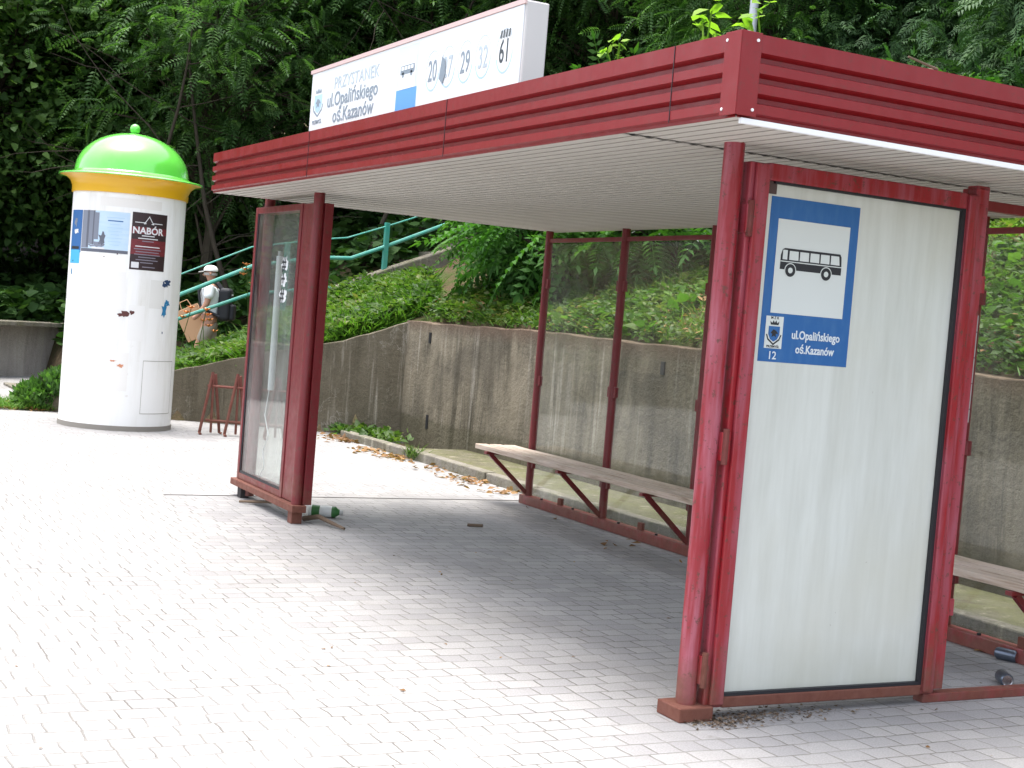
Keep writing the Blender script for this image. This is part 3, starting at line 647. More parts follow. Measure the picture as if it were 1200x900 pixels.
# ------------------------------------------------------------ advertising column
AX, AY, AR = -12.0, .20, .638
AC = empty('advertising_column', (AX, AY, 0), label='round white advertising column with green dome and yellow collar', cat='advertising column')
CW = mat('column_white', (.78, .77, .73), .5); N = NT(CW); w = N.coord()
c = N.mix(N.ramp(N.noise(N.coord((4, 4, .5)), 2, 6), [(.45, 0), (.8, .35)]), (.86, .855, .83), (.60, .58, .50))
c = N.mix(N.ramp(N.noise(w, 9, 6, .7), [(.66, 0), (.70, .35)]), c, (.55, .50, .42)); c = N.mix(N.ramp(N.noise(N.coord((2.5, 2.5, .35)), 3, 7, .7), [(.52, 0), (.75, .30)]), c, (.50, .46, .36)); N.col(c)
MB().lathe([(AR+.004, 0), (AR+.004, .055), (AR-.02, .056)], mat('column_plinth', (.25, .23, .2), .9), 96).build('plinth', AC, smooth=True)
MB().lathe([(AR-.006, .04), (AR-.006, 2.70)], CW, 96).build('drum', AC, smooth=True)
YEL = mat('yellow_collar', (.78, .44, .015), .35, coat=.4)
MB().lathe([(AR-.01, 2.655), (AR+.012, 2.655), (AR+.014, 2.73), (AR+.035, 2.785), (AR+.09, 2.835), (AR+.15, 2.848)], YEL, 96).build('collar', AC, smooth=True)
GRN = mat('dome_green', (.10, .55, .045), .18, coat=.9); N = NT(GRN); N.b.inputs['Coat Roughness'].default_value = .08
N.col(N.mix(N.ramp(N.noise(N.coord(), 3, 4), [(.4, 0), (.7, .5)]), (.13, .58, .07), (.22, .66, .15)))
dp = [(AR+.17, 2.84), (AR+.175, 2.85), (AR+.16, 2.862), (AR+.08, 2.875), (AR+.03, 2.89), (AR+.005, 2.91)]
for k in range(1, 15): t = k/14*math.pi/2; dp.append(((AR+.0)*math.cos(t) if k < 14 else .001, 2.91+.475*math.sin(t)))
MB().lathe(dp, GRN, 96).build('dome', AC, smooth=True)
MB().lathe([(.001, 3.497)]+[(.060*math.sin(t*math.pi/10), 3.437+.060*math.cos(t*math.pi/10)) for t in range(1, 9)]+[(.02, 3.37)], GRN, 24).build('finial', AC, smooth=True)
def TCyl(th, z, r, dr):   # patch mapping (s along the arc to the viewer's right, h up)
    return lambda s, h: (math.cos(th+s/r)*(r+dr), math.sin(th+s/r)*(r+dr), z+h)
cam_th = math.atan2(-3.527-AY, 4.91-AX)
def arc_s(frac): return math.asin(max(-.999, min(.999, frac)))*AR   # fraction of the visible half width
def patch(b, f0, f1, z0, z1, m, dr=.002, n=16):
    s0, s1 = arc_s(f0), arc_s(f1); Mp = TCyl(cam_th, 0, AR, dr-.006); vs = []
    for i in range(n+1):
        s = s0+(s1-s0)*i/n; vs += [Mp(s, z0), Mp(s, z1)]
    b.add(vs, [(2*i, 2*i+2, 2*i+3, 2*i+1) for i in range(n)], m)
def ragged(b, f, z, w, h, m, seed, dr=.003):
    r = random.Random(seed); Mp = TCyl(cam_th, 0, AR, dr-.006); s0 = arc_s(f); n = 16; vs = []
    for i in range(n):
        t = 2*math.pi*i/n; q = r.uniform(.35, 1.0); vs.append(Mp(s0+math.cos(t)*w*.5*q, z+math.sin(t)*h*.5*q))
    vs.append(Mp(s0, z)); b.add(vs, [(i, (i+1) % n, n) for i in range(n)], m)
def text_col(b, s, size, f, z, m, dr=.004, align='CENTER', sx=1, bold=.0):
    t = MB(); text_into(t, s, size, Matrix.Identity(4), m, align, sx, bold, 0); s0 = arc_s(f); Mp = TCyl(cam_th, 0, AR, dr-.006)
    b.add([Mp(s0+v[0], z+v[1]) for v in t.v], t.f, m)
def fx(px, py, base=133.0):  # fraction across the drum and height from photo pixels
    ax = 157+(py-218)*(133-157)/(499-218); return (px-ax)/65.0, (502-py)/100.8
P1 = mat('poster_sky', (.33, .52, .72), .5); N = NT(P1); g = N.coord(); sx = N.n('ShaderNodeSeparateXYZ'); N.l(g, sx.inputs[0])
N.col(N.mix(N.noise(N.coord((1, 1, 9)), 3, 3), (.40, .58, .76), (.60, .72, .82)))
PG = mat('poster_sail', (.20, .22, .27), .5); PG2 = mat('poster_sail_shade', (.11, .12, .15), .5); PB = mat('poster_blue', (.02, .12, .34), .5); PC = mat('poster_cyan', (.06, .40, .68), .5)
PK = mat('poster_black', (.03, .014, .016), .5); PR = mat('poster_dark_red', (.22, .02, .03), .5); N = NT(PR); N.col(N.mix(N.noise(N.coord((2, 2, 8)), 4, 4), (.02, .010, .012), (.28, .025, .035)))
PW = mat('poster_white', (.7, .7, .7), .5); PTXT = mat('poster_grey_text', (.22, .20, .24), .5)
f_ = lambda px, py: fx(px, py)
b = MB()   # wide pale blue poster with a sailing ship
zt, zb = 2.44, 1.98
patch(b, -.78, .02, zb, zt, P1)
M1 = [(-.78, -.66, zb+.04, zt), (-.66, -.57, zb+.09, zt), (-.57, -.50, zb+.14, zt-.02)]
for a, c_, z0, z1 in M1: patch(b, a, c_, z0, z1, PG, .003, 4)
patch(b, -.70, -.665, zb+.05, zt, PG2, .0035, 2); patch(b, -.60, -.58, zb+.08, zt, PG2, .0035, 2)
patch(b, -.78, .02, zb, zb+.035, PG2, .0032); ragged(b, -.43, zb+.16, .12, .2, PG2, 3, .004); ragged(b, -.52, zb+.08, .26, .08, PG, 5, .0042)
patch(b, -.60, -.38, zb+.035, zb+.055, PW, .0034)
for k in range(9):
    w_ = [.30, .26, .18, .27, .24, .14, .26, .22, .16][k]; patch(b, -.22-w_/2, -.22+w_/2, zt-.07-k*.038, zt-.062-k*.038+(.004 if k == 1 else 0), PB if k in (1,) else LB2, .0036)
b.build('poster', AC)
b = MB()   # dark red poster
zt, zb = 2.46, 1.82; a, c_ = .06, .66
patch(b, a, c_, zb, zt, PK); patch(b, a, c_, zb+.17, zt-.30, PR, .0028); patch(b, a, c_, zt-.235, zt-.16, PR, .0028)
mid = .35
Mp = TCyl(cam_th, 0, AR, -.002); s0 = arc_s(mid)
for k in range(3):
    pts = [(-.06, -.125), (.06, -.125), (0, -.035)]; p, q = pts[k], pts[(k+1) % 3]; dx, dz = q[0]-p[0], q[1]-p[1]; L = math.hypot(dx, dz); ox, oz = -dz/L*.008, dx/L*.008
    b.add([Mp(s0+p[0], zt+p[1]), Mp(s0+q[0], zt+q[1]), Mp(s0+q[0]+ox, zt+q[1]+oz), Mp(s0+p[0]+ox, zt+p[1]+oz)], [(0, 1, 2, 3)], PW)
patch(b, .11, .30, zt-.115, zt-.107, PW, .0036); patch(b, .42, .58, zt-.115, zt-.107, PW, .0036)
text_col(b, 'NABÓR', .105, mid, zt-.235, PW, .0045, 'CENTER', 1.0, .003)
for k in range(11):
    w_ = [.22, .34, .2, .0, .42, .46, .40, .44, .30, .38, .22][k]
    if w_: patch(b, mid-w_/2, mid+w_/2, zt-.262-k*.03, zt-.252-k*.03, PW if k in (0, 1, 4) else PTXT, .0037)
patch(b, .09, .22, zb+.02, zb+.085, PW, .0037); patch(b, .28, .5, zb+.03, zb+.04, PTXT, .0037)
b.build('poster', AC)
b = MB()   # blue portrait-format poster on the left edge
patch(b, -.965, -.79, 1.96, 2.44, PB); ragged(b, -.90, 2.30, .10, .14, PG, 11, .003); ragged(b, -.88, 2.20, .12, .1, PW, 12, .0035); patch(b, -.96, -.80, 1.84, 1.99, PC, .0028); patch(b, -.945, -.82, 2.0, 2.03, BLACK, .0036)
b.build('poster', AC)
b = MB(); TB = mat('torn_blue', (.02, .19, .38), .7); TD = mat('torn_brown', (.10, .03, .025), .7); TO = mat('torn_orange', (.60, .25, .13), .7); TN = mat('torn_navy', (.02, .05, .12), .7)
for px, py, w_, h_, m, sd_ in ((196, 327, .14, .12, TN, 1), (192, 329, .07, .10, TN, 2), (192, 357, .12, .22, TB, 3), (196, 350, .1, .12, TB, 4), (146, 366, .16, .09, TD, 5), (155, 363, .07, .07, TD, 6), (141, 424, .14, .06, TO, 7), (133, 419, .10, .03, TO, 8), (189, 384, .03, .04, TN, 9), (88, 322, .05, .12, TB, 13), (90, 310, .04, .03, TN, 14), (82, 351, .02, .11, TN, 16), (78, 408, .02, .05, TB, 18), (125, 303, .05, .01, TD, 19), (140, 299, .02, .02, TD, 20)):
    f0, z = f_(px, py); bt_ = MB(); ragged(bt_, f0, z-.04, w_, h_, m, sd_); bt_.build('torn_paper', AC)
for k, (px, py, w_) in enumerate(((143, 226, .16), (165, 228, .12), (150, 225, .08))):
    f0, z = f_(px, py); bt_ = MB(); ragged(bt_, f0, z-.06, w_, .018, BLACK, 30+k, .003); bt_.build('torn_paper', AC)
for q, (a_, c_, z0, z1, m_) in enumerate(((-.30, .02, 1.35, 1.78, (.80, .785, .75)), (.10, .38, 1.02, 1.42, (.83, .82, .79)), (-.62, -.36, .80, 1.25, (.79, .78, .75)), (.45, .70, 1.40, 1.72, (.76, .75, .71)), (-.85, -.60, 1.30, 1.72, (.82, .81, .78)), (-.12, .16, .45, .88, (.82, .80, .76)), (-.5, .55, 2.50, 2.60, (.78, .76, .72)))):
    bt_ = MB(); patch(bt_, a_, c_, z0, z1, mat('old_paper', m_, .7), .0012+.0001*q); bt_.build('old_paper', AC)
b = MB(); fa, fb = .42, .93; lin = mat('door_gap', (.30, .29, .24), .8)
patch(b, fa, fb, .205, .80, CW, .002); Mz = .004
for (z0, z1) in ((.20, .206), (.80, .806)): patch(b, fa, fb, z0, z1, lin, Mz)
patch(b, fa-.006, fa, .2, .806, lin, Mz, 1); patch(b, fb, fb+.004, .2, .806, lin, Mz, 1); b.build('access_door', AC)

# ------------------------------------------------------------ railing by the stairs
RL = empty('stair_railing', (-15.5, 4.85, 1.9), label='turquoise steel railing with three rails climbing the grassy bank', cat='railing')
loc = Vector((-15.5, 4.85, 1.9))
def rail(pts, r): MB().tube([Vector(p)-loc for p in pts], r, GREEN, 8).build('rail', RL, smooth=True)
X = -15.5
rail([(X, 1.15, 1.60), (X, 1.74, 1.86), (X, 2.76, 2.35), (X, 3.83, 2.57), (X, 4.22, 2.63), (X, 4.85, 2.87), (X, 5.25, 3.03), (X, 7.6, 4.05)], .012)
rail([(X, 1.15, 1.30), (X, 1.75, 1.57), (X, 2.78, 2.07), (X, 3.75, 2.29), (X, 4.3, 2.33), (X, 4.85, 2.56), (X, 5.74, 2.96), (X, 7.6, 3.75)], .030)
rail([(X, 1.15, .95), (X, 1.92, 1.30), (X, 2.77, 1.66), (X, 3.8, 1.84), (X, 4.2, 1.87), (X, 4.85, 2.14), (X, 5.63, 2.46), (X, 7.6, 3.3)], .026)
for y, z0, z1 in ((4.85, 1.75, 2.92), (1.2, .2, 1.62), (3.3, 1.1, 2.47), (7.3, 2.8, 3.98)):
    MB().box((-.035, y-4.85-.035, z0-1.9), (.035, y-4.85+.035, z1-1.9), GREEN).build('post', RL, bevel=.004)

# ------------------------------------------------------------ metal rack behind the column
RK = empty('metal_rack', (-11.2, 1.55, 0), label='rusty red metal rack with splayed legs between the column and the shelter', cat='rack')
def rb(name, pts, w=.032): 
    b = MB(); b.tube([Vector(p) for p in pts], w/2, RUSTY, 6); return b.build(name, RK)
Rdir = Vector((0.46, .885, 0))
def rk(s, z, d=0): return (Rdir.x*s-.885*d, Rdir.y*s+.46*d, z)
rb('bar', [rk(-.50, .56), rk(.45, .56)], .035); rb('bar', [rk(-.50, .16), rk(.45, .16)], .035)
for s in (-.45, -.16, .30):
    rb('leg', [rk(s, .72), rk(s-.09, .02, -.10), rk(s-.06, .01, -.18)], .036)
    rb('leg', [rk(s+.03, .70), rk(s+.10, .02, .10), rk(s+.13, .01, .10)], .036)
    rb('strut', [rk(s+.01, .70, .0), rk(s+.02, .02, .0)], .03)

# ------------------------------------------------------------ small things lying about
b = MB(); BW = mat('carton_white', (.75, .78, .76), .35); BGn = mat('carton_green', (.04, .16, .04), .4)
T = Matrix.Translation((-5.30, .33, .045)) @ Matrix.Rotation(R_(62), 4, 'Z') @ Matrix.Rotation(R_(90), 4, 'Y')
b.lathe([(.001, -.12), (.040, -.118), (.043, -.10), (.040, -.02), (.044, .03), (.042, .06)], BW, 18, T=T); b.lathe([(.0421, .0605), (.044, .085), (.030, .10), (.018, .12)], BGn, 18, T=T); b.lathe([(.0445, -.09), (.0415, -.03)], BGn, 18, T=T)
bo = b.build('bottle', smooth=True); tag(bo, 'crushed white and green bottle lying behind the foot of the far front post', 'bottle')
MB().lathe([(.018, .12), (.021, .121), (.021, .145), (.001, .146)], mat('bottle_cap', (.5, .5, .48), .5), 14, T=T).build('cap', bo, smooth=True)
STK = mat('stick', (.13, .09, .06), .9)
def stick(pts, r, label, cat='stick'): tag(MB().tube(pts, r, STK, 7).build('stick', smooth=True), label, cat)
stick([(-5.1, .10, .02), (-4.97, .17, .055), (-4.80, .22, .03), (-4.68, .26, .015)], [.02, .018, .014, .010], 'crooked brown stick poking out under the far front post')
stick([(-5.98, -.12, .012), (-5.85, -.02, .03), (-5.7, .07, .05)], [.01, .013, .012], 'dark stick under the display case')
stick([(-4.92, 1.36, .01), (-4.84, 1.45, .018)], .012, 'short stick alone on the shaded paving')
stick([(.45, 1.28, H+FH+.002), (.63, 1.44, H+FH+.035), (.66, 1.52, H+FH+.05)], [.006, .006, .005], 'bare twig sticking up over the right roof edge')
stick([(.45, .42, H+FH+.004), (.60, .5, H+FH+.01), (.62, .33, H+FH+.03)], [.006, .006, .004], 'pale twig lying on the roof edge near the corner')
def can(x, y, rz, label):
    T = Matrix.Translation((x, y, .033)) @ Matrix.Rotation(rz, 4, 'Z') @ Matrix.Rotation(R_(90), 4, 'Y'); b = MB()
    b.lathe([(.026, -.0585), (.032, -.05), (.033, -.045), (.033, .045), (.026, .058)], mat('can_print', (.12, .14, .18), .3, .7), 20, T=T)
    o = b.build('can', smooth=True); MB().lathe([(.001, -.053), (.024, -.053), (.026, -.0585)], mat('can_metal', (.7, .7, .72), .25, 1), 20, T=T).build('lid', o, smooth=True); tag(o, label, 'can', 'cans on the shelter floor')
can(-.17, 2.03, R_(150), 'dark drink can lying nearest the red bottom rail')
can(-.58, 2.48, R_(200), 'pale drink can lying against the rear bottom rail')

# ------------------------------------------------------------ person on the path
SKIN = mat('skin', (.42, .22, .15), .6); TSH = mat('white_cotton', (.80, .82, .84), .8); CAPM = mat('cap_cloth', (.82, .80, .77), .8)
BPM = mat('backpack_black', (.012, .013, .018), .7); SHRT = mat('beige_cloth', (.3, .27, .22), .8); HAIR = mat('grey_hair', (.35, .33, .31), .8)
PS = empty('person', (-16.5, 2.50, .31), R_(0), label='person in white cap and t-shirt walking behind the turquoise railing with a cardboard bag', cat='person')
fw = Vector((-.42, -.9, 0)).normalized(); sdv = Vector((-fw.y, fw.x, 0))  # sdv: left side of the person
def L(f_, s_, z): return tuple(fw*f_+sdv*s_+Vector((0, 0, z)))
def skin_obj(name, pts, edges, m, sub=2, parent=PS):
    me = bpy.data.meshes.new(name); me.from_pydata([p[0] for p in pts], edges, []); me.materials.append(m)
    o = bpy.data.objects.new(name, me); COL.objects.link(o); o.parent = parent
    sk = o.modifiers.new('skin', 'SKIN'); sk.use_smooth_shade = True
    if not me.skin_vertices: me.skin_vertices.new()
    for i, p in enumerate(pts):
        r = p[1]; me.skin_vertices[0].data[i].radius = (r, r) if not isinstance(r, tuple) else r
        me.skin_vertices[0].data[i].use_root = (i == 0)
    s_ = o.modifiers.new('sub', 'SUBSURF'); s_.levels = sub; s_.render_levels = sub
    return o
pts = [(L(0,0,.93),.135),(L(.02,0,1.10),.13),(L(.0,0,1.30),.15),(L(-.02,0,1.43),.10),(L(.0,0,1.50),.055),(L(.03,0,1.56),.075),(L(.035,0,1.64),.095),(L(.03,0,1.71),.06),
       (L(.0,.18,1.41),.062),(L(.02,.24,1.16),.045),(L(.16,.22,.96),.038),(L(.22,.20,.92),.035),
       (L(.0,-.18,1.41),.062),(L(-.01,-.25,1.16),.045),(L(.17,-.22,1.0),.038),(L(.23,-.20,.96),.034),
       (L(.0,.1,.86),.095),(L(.14,.1,.48),.065),(L(.06,.1,.08),.045),(L(.2,.1,.04),.035),
       (L(.0,-.1,.86),.095),(L(-.05,-.1,.48),.065),(L(-.25,-.1,.12),.045),(L(-.12,-.1,.04),.035)]
ed = [(0,1),(1,2),(2,3),(3,4),(4,5),(5,6),(6,7),(3,8),(8,9),(9,10),(10,11),(3,12),(12,13),(13,14),(14,15),(0,16),(16,17),(17,18),(18,19),(0,20),(20,21),(21,22),(22,23)]
skin_obj('body', pts, ed, SKIN)
skin_obj('t_shirt', [(L(.01,0,.92),.165),(L(.02,0,1.10),.165),(L(.0,0,1.30),.18),(L(-.02,0,1.42),.135),(L(-.01,0,1.475),.08),(L(0,.19,1.40),.085),(L(.01,.235,1.22),.08),(L(0,-.19,1.40),.085),(L(.0,-.245,1.22),.08)],
         [(0,1),(1,2),(2,3),(3,4),(3,5),(5,6),(3,7),(7,8)], TSH)
skin_obj('shorts', [(L(0,0,.95),.155),(L(0,0,.88),.15),(L(.0,.1,.80),.115),(L(.1,.1,.55),.09),(L(.0,-.1,.80),.115),(L(-.03,-.1,.55),.09)], [(0,1),(1,2),(2,3),(1,4),(4,5)], SHRT)
b = MB(); T = Matrix.Translation(Vector(L(.035, 0, 1.665)))
b.lathe([(.106, -.01), (.108, .01), (.100, .035), (.080, .06), (.05, .075), (.001, .082)], CAPM, 24, T=T)
b.bar(L(.13, 0, 1.65), L(.21, 0, 1.63), .11, .010, CAPM); b.build('cap', PS, smooth=True)
b = MB(); b.lathe([(.098, -.075), (.103, -.04), (.103, -.036)], HAIR, 20, T=T); b.build('hair', PS, smooth=True)
# face features (turned away from the camera): nose and ears
MB().tube([L(.11, 0, 1.64), L(.145, 0, 1.59), L(.11, 0, 1.58)], [.010, .016, .010], SKIN, 8).build('nose', PS, smooth=True)
for s_ in (-1, 1): MB().tube([L(.03, s_*.085, 1.60), L(.02, s_*.105, 1.63)], [.014, .018], SKIN, 8).build('ear', PS, smooth=True)
BP = empty('backpack', (-16.5, 2.50, .31), label='black backpack on the back of the person in the white cap', cat='backpack')
b = MB(); T = Matrix((fw, sdv, Vector((0, 0, 1)))).transposed().to_4x4()
n = 10
for (x0, x1, y0, y1, z0, z1) in ((-.31, -.12, -.15, .15, .92, 1.42),): b.box((x0, y0, z0), (x1, y1, z1), BPM, T)
b.build('bag', BP, bevel=.06, seg=4)
b = MB(); b.box((-.37, -.12, .94), (-.30, .12, 1.18), BPM, T); b.build('front_pocket', BP, bevel=.03)
b = MB()
for s_ in (-1, 1): b.tube([L(-.18, s_*.10, 1.36), L(-.08, s_*.12, 1.485), L(.08, s_*.13, 1.47), L(.17, s_*.13, 1.34), L(.12, s_*.17, 1.1), L(-.16, s_*.14, .98)], .022, BPM, 8)
b.build('strap', BP, smooth=True)
b = MB(); T2_ = T.copy(); b.box((-.322, -.05, 1.31), (-.309, .05, 1.335), WHITE, T); b.build('badge', BP)
BGm = mat('kraft_board', (.50, .30, .17), .8)
b = MB(); Tb = Matrix.Translation(Vector((-16.42, 2.32, 1.19))) @ T @ Matrix.Translation((.12, -.10, 0)) @ Matrix.Rotation(R_(28), 4, 'Y') 
b.box((-.18, -.04, -.27), (.18, .04, .22), BGm, Tb); bb_ = b.build('cardboard_bag', bevel=.006); tag(bb_, 'tan cardboard bag carried in front of the person in the white cap', 'bag')
b = MB(); hp_ = [Tb @ Vector(p) for p in ((-.08, 0, .22), (-.06, 0, .33), (.06, 0, .33), (.08, 0, .22))]; b.tube(hp_, .008, BGm, 6); b.build('handle', bb_)

# pole beyond the shelter roof
PL = MB(); PL.tube([(-7.49, 5.47, 2.0), (-7.49, 5.47, 9)], .045, mat('galvanised', (.45, .48, .52), .45, .3), 14)
tag(PL.build('metal_pole', smooth=True), 'thin galvanised pole rising behind the roof corner', 'pole')

# ------------------------------------------------------------ trees
def tree_meshes(kind, seed, hgt, rad, base, nclump, per, leaf, lm, bm, tmpl, trunk_r=.16, droop=.2, flat=.6):
    r = np.random.default_rng(seed); tb = MB()
    top = hgt*.9; n = 9; pts = []; wob = r.normal(0, .12, (n, 2)).cumsum(0)*.6
    for i in range(n): pts.append((wob[i, 0]*(i > 0), wob[i, 1]*(i > 0), top*i/(n-1)))
    tb.tube(pts, [trunk_r*(1-.85*i/(n-1)) for i in range(n)], bm, 8)
    P = []; FW = []; NR = []; SC = []
    for c in range(nclump):
        for _ in range(20):
            d = r.normal(0, 1, 3); d /= np.linalg.norm(d); q = d*r.uniform(.45, 1)**.6
            if kind == 'cone':
                z = r.uniform(0, 1); rr = (1-z)**.8*(.75+.25*r.uniform()); a = r.uniform(0, 6.283); q = np.array([math.cos(a)*rr, math.sin(a)*rr, z*2-1])
            if q[2] > -1: break
        cz = base+(hgt-base)*(q[2]+1)/2; cp = np.array([q[0]*rad*(1+.25*math.sin(5*math.atan2(q[1], q[0])+seed)), q[1]*rad, cz])
        t0 = max(.12, min(.92, (cz-rad*.55*r.uniform(.3, 1))/top)); k = t0*(n-1); i0 = int(k); f = k-i0; i1 = min(i0+1, n-1)
        s0 = np.array(pts[i0])*(1-f)+np.array(pts[i1])*f; mid = (s0+cp)/2+np.array([0, 0, .12*rad])+r.normal(0, .12, 3)
        tb.tube([s0, mid, cp], [max(.012, trunk_r*.38*(1-t0)+.015), .022, .007], bm, 5, False)
        m = int(per*r.uniform(.6, 1.3)); cs = rad*.20*r.uniform(.7, 1.4)
        lp = cp+r.normal(0, 1, (m, 3))*np.array([cs, cs, cs*flat]); out = lp-np.array([0, 0, (base+hgt)/2]); out[:, 2] *= .3
        out /= np.linalg.norm(out, axis=1, keepdims=True)+1e-6
        fwd = out+r.normal(0, .7, (m, 3)); fwd[:, 2] -= droop
        nr = np.tile([0, 0, 1.0], (m, 1))+r.normal(0, .45, (m, 3))+out*.35
        P.append(lp); FW.append(fwd); NR.append(nr); SC.append(leaf*r.uniform(.6, 1.25, m))
    P = np.concatenate(P); Bs = basis(np.concatenate(FW), np.concatenate(NR)); V, idx, ln = scatter(tmpl[0], tmpl[1], P, Bs, np.concatenate(SC))
    cm = raw_mesh(kind+'_crown', [(V, idx, ln, lm)])
    t = tb.build('trunk', smooth=True); tm = t.data; bpy.data.objects.remove(t); return tm, cm
VAR = {
 'maple': [tree_meshes('round', 11+i, 9.5, 2.9, .9, 210, 130, .15, LMAPLE, BARK, LEAF6, .15, .35, .42) for i in range(3)],
 'dark': [tree_meshes('round', 31+i, 12, 3.4, 2.2, 220, 80, .22, LDARK, BARK, LEAF6, .2) for i in range(2)],
 'robinia': [tree_meshes('round', 51+i, 9, 3.0, 2.2, 210, 26, .50, LSUMD, BARK, PINN, .13, .35, .5) for i in range(3)],
 'conifer': [tree_meshes('cone', 71+i, 8, 2.2, .2, 420, 70, .36, LCON, BARK, SPRAY, .15, .1, .8) for i in range(2)],
 'shrub': [tree_meshes('round', 91+i, 1.7, .95, .1, 60, 12, .62, LSUM, BARKG, PINN, .03, .45, .5) for i in range(2)],
}
cnt = {}
def place(kind, x, y, s=1.0, rz=None, label=None, name='tree', cat='tree', group=None, zoff=0, sz=None):
    i = cnt.get(kind, 0); cnt[kind] = i+1; tm, cm = VAR[kind][i % len(VAR[kind])]; z = float(height(x, y))
    e = empty(name, (x, y, z-.1+zoff), random.uniform(0, 6.28) if rz is None else rz, label, cat, group); e.scale = (s, s, sz or s)
    for nm, me in (('trunk', tm), ('crown', cm)): o = bpy.data.objects.new(nm, me); COL.objects.link(o); o.parent = e
    return e
TR = [
 # woods behind the column, left
 ('maple', -23.5, -3.2, .95), ('maple', -25.0, .2, 1.0), ('maple', -24.6, 3.2, .95), ('maple', -27.8, -1.6, 1.15), ('maple', -28.6, 2.2, 1.2),
 ('robinia', -21.8, 3.9, .95), ('robinia', -22.6, 6.4, 1.0), ('robinia', -20.4, 7.6, 1.0), ('robinia', -24.0, 9.0, 1.1), ('robinia', -19.6, 10.4, 1.0),
 ('robinia', -17.2, 9.6, .95), ('robinia', -16.2, 12.2, 1.0), ('dark', -31.5, -5.5, 1.1), ('dark', -32.5, .5, 1.15), ('dark', -31.5, 5.5, 1.15), ('dark', -28.5, 8.5, 1.1),
 ('dark', -27.5, 13, 1.1), ('dark', -23.5, 14.5, 1.1), ('dark', -20, 17, 1.1), ('dark', -16, 18, 1.1), ('dark', -37, -3, 1.3), ('dark', -38, 4, 1.3), ('dark', -36, 11, 1.3), ('dark', -31, 18, 1.3),
 ('dark', -25, 22, 1.3), ('dark', -18, 24, 1.3), ('dark', -11.5, 21, 1.2), ('dark', -4, 22, 1.2), ('dark', 2, 20, 1.1), ('maple', -29.5, -7.5, 1.15), ('dark', -36, -10, 1.3),
 ('maple', -13.2, 14.0, .85), ('conifer', -10.6, 11.4, .95), ('conifer', -8.2, 12.8, 1.05), ('conifer', -6.2, 10.6, .95), ('conifer', -4.2, 12.2, 1.1), ('conifer', -3.0, 9.6, .95),
 ('conifer', -1.4, 11.6, 1.0), ('conifer', 0.6, 10.4, .9), ('dark', -13, 17.5, 1.0), ('dark', -8, 17.5, 1.0), ('dark', 0, 16, 1.0), ('robinia', -12.6, 9.6, .7),
]
KL = {'maple': ('maple_tree', 'mid green maple'), 'dark': ('deep_wood_tree', 'tall dark tree deep in the woods'), 'robinia': ('robinia_tree', 'feathery leaved tree'), 'conifer': ('conifer_tree', 'dense dark conifer')}
def where(x, y):
    a = (Vector((x, y, 0))-co.location); px = 600+1687*(a.dot(Rr))/(a.dot(F)); return px
spots = sorted(range(len(TR)), key=lambda i: where(TR[i][1], TR[i][2]))
ordn = {}
for i in spots: ordn.setdefault(TR[i][0], []).append(i)
NUMW = ['first','second','third','fourth','fifth','sixth','seventh','eighth','ninth','tenth','eleventh','twelfth','thirteenth','fourteenth','fifteenth','sixteenth','seventeenth','eighteenth','nineteenth','twentieth','twenty-first','twenty-second','twenty-third','twenty-fourth']
for i, (k, x, y, s) in enumerate(TR):
    px = where(x, y); j = ordn[k].index(i)
    side = 'behind the advertising column' if 60 < px < 260 else 'at the left edge' if px <= 60 else 'beyond the display case' if px < 420 else 'above the roof sign' if px < 660 else 'behind the front roof edge' if px < 870 else 'behind the right roof edge'
    place(k, x, y, s, None, f'{KL[k][1]} {side}, {NUMW[j]} from the left', KL[k][0], 'tree', {'maple': 'maples at the wood edge', 'dark': 'dark trees deep in the woods', 'robinia': 'feathery trees on the slope', 'conifer': 'conifers above the slope'}[k])
# fern leaved shrubs on the bank above the wall
for i, (x, y, s, lb) in enumerate(((-11.3, 5.5, 1.1, 'fern leaved shrub overhanging the turquoise rails'), (-10.3, 5.2, 1.05, 'fern leaved shrub just left of the first rear post'), (-9.2, 5.8, 1.05, 'fern leaved shrub behind the first rear post'), (-7.6, 7.6, 1.0, 'fern leaved shrub seen high between the first two rear posts'), (-12.5, 6.9, 1.2, 'fern leaved shrub highest up beside the stairs'), (-6.0, 7.9, .8, 'fern leaved shrub seen high behind the second rear post'))):
    place('shrub', x, y, s, None, lb, 'fern_shrub', 'shrub', 'fern leaved shrubs on the bank')
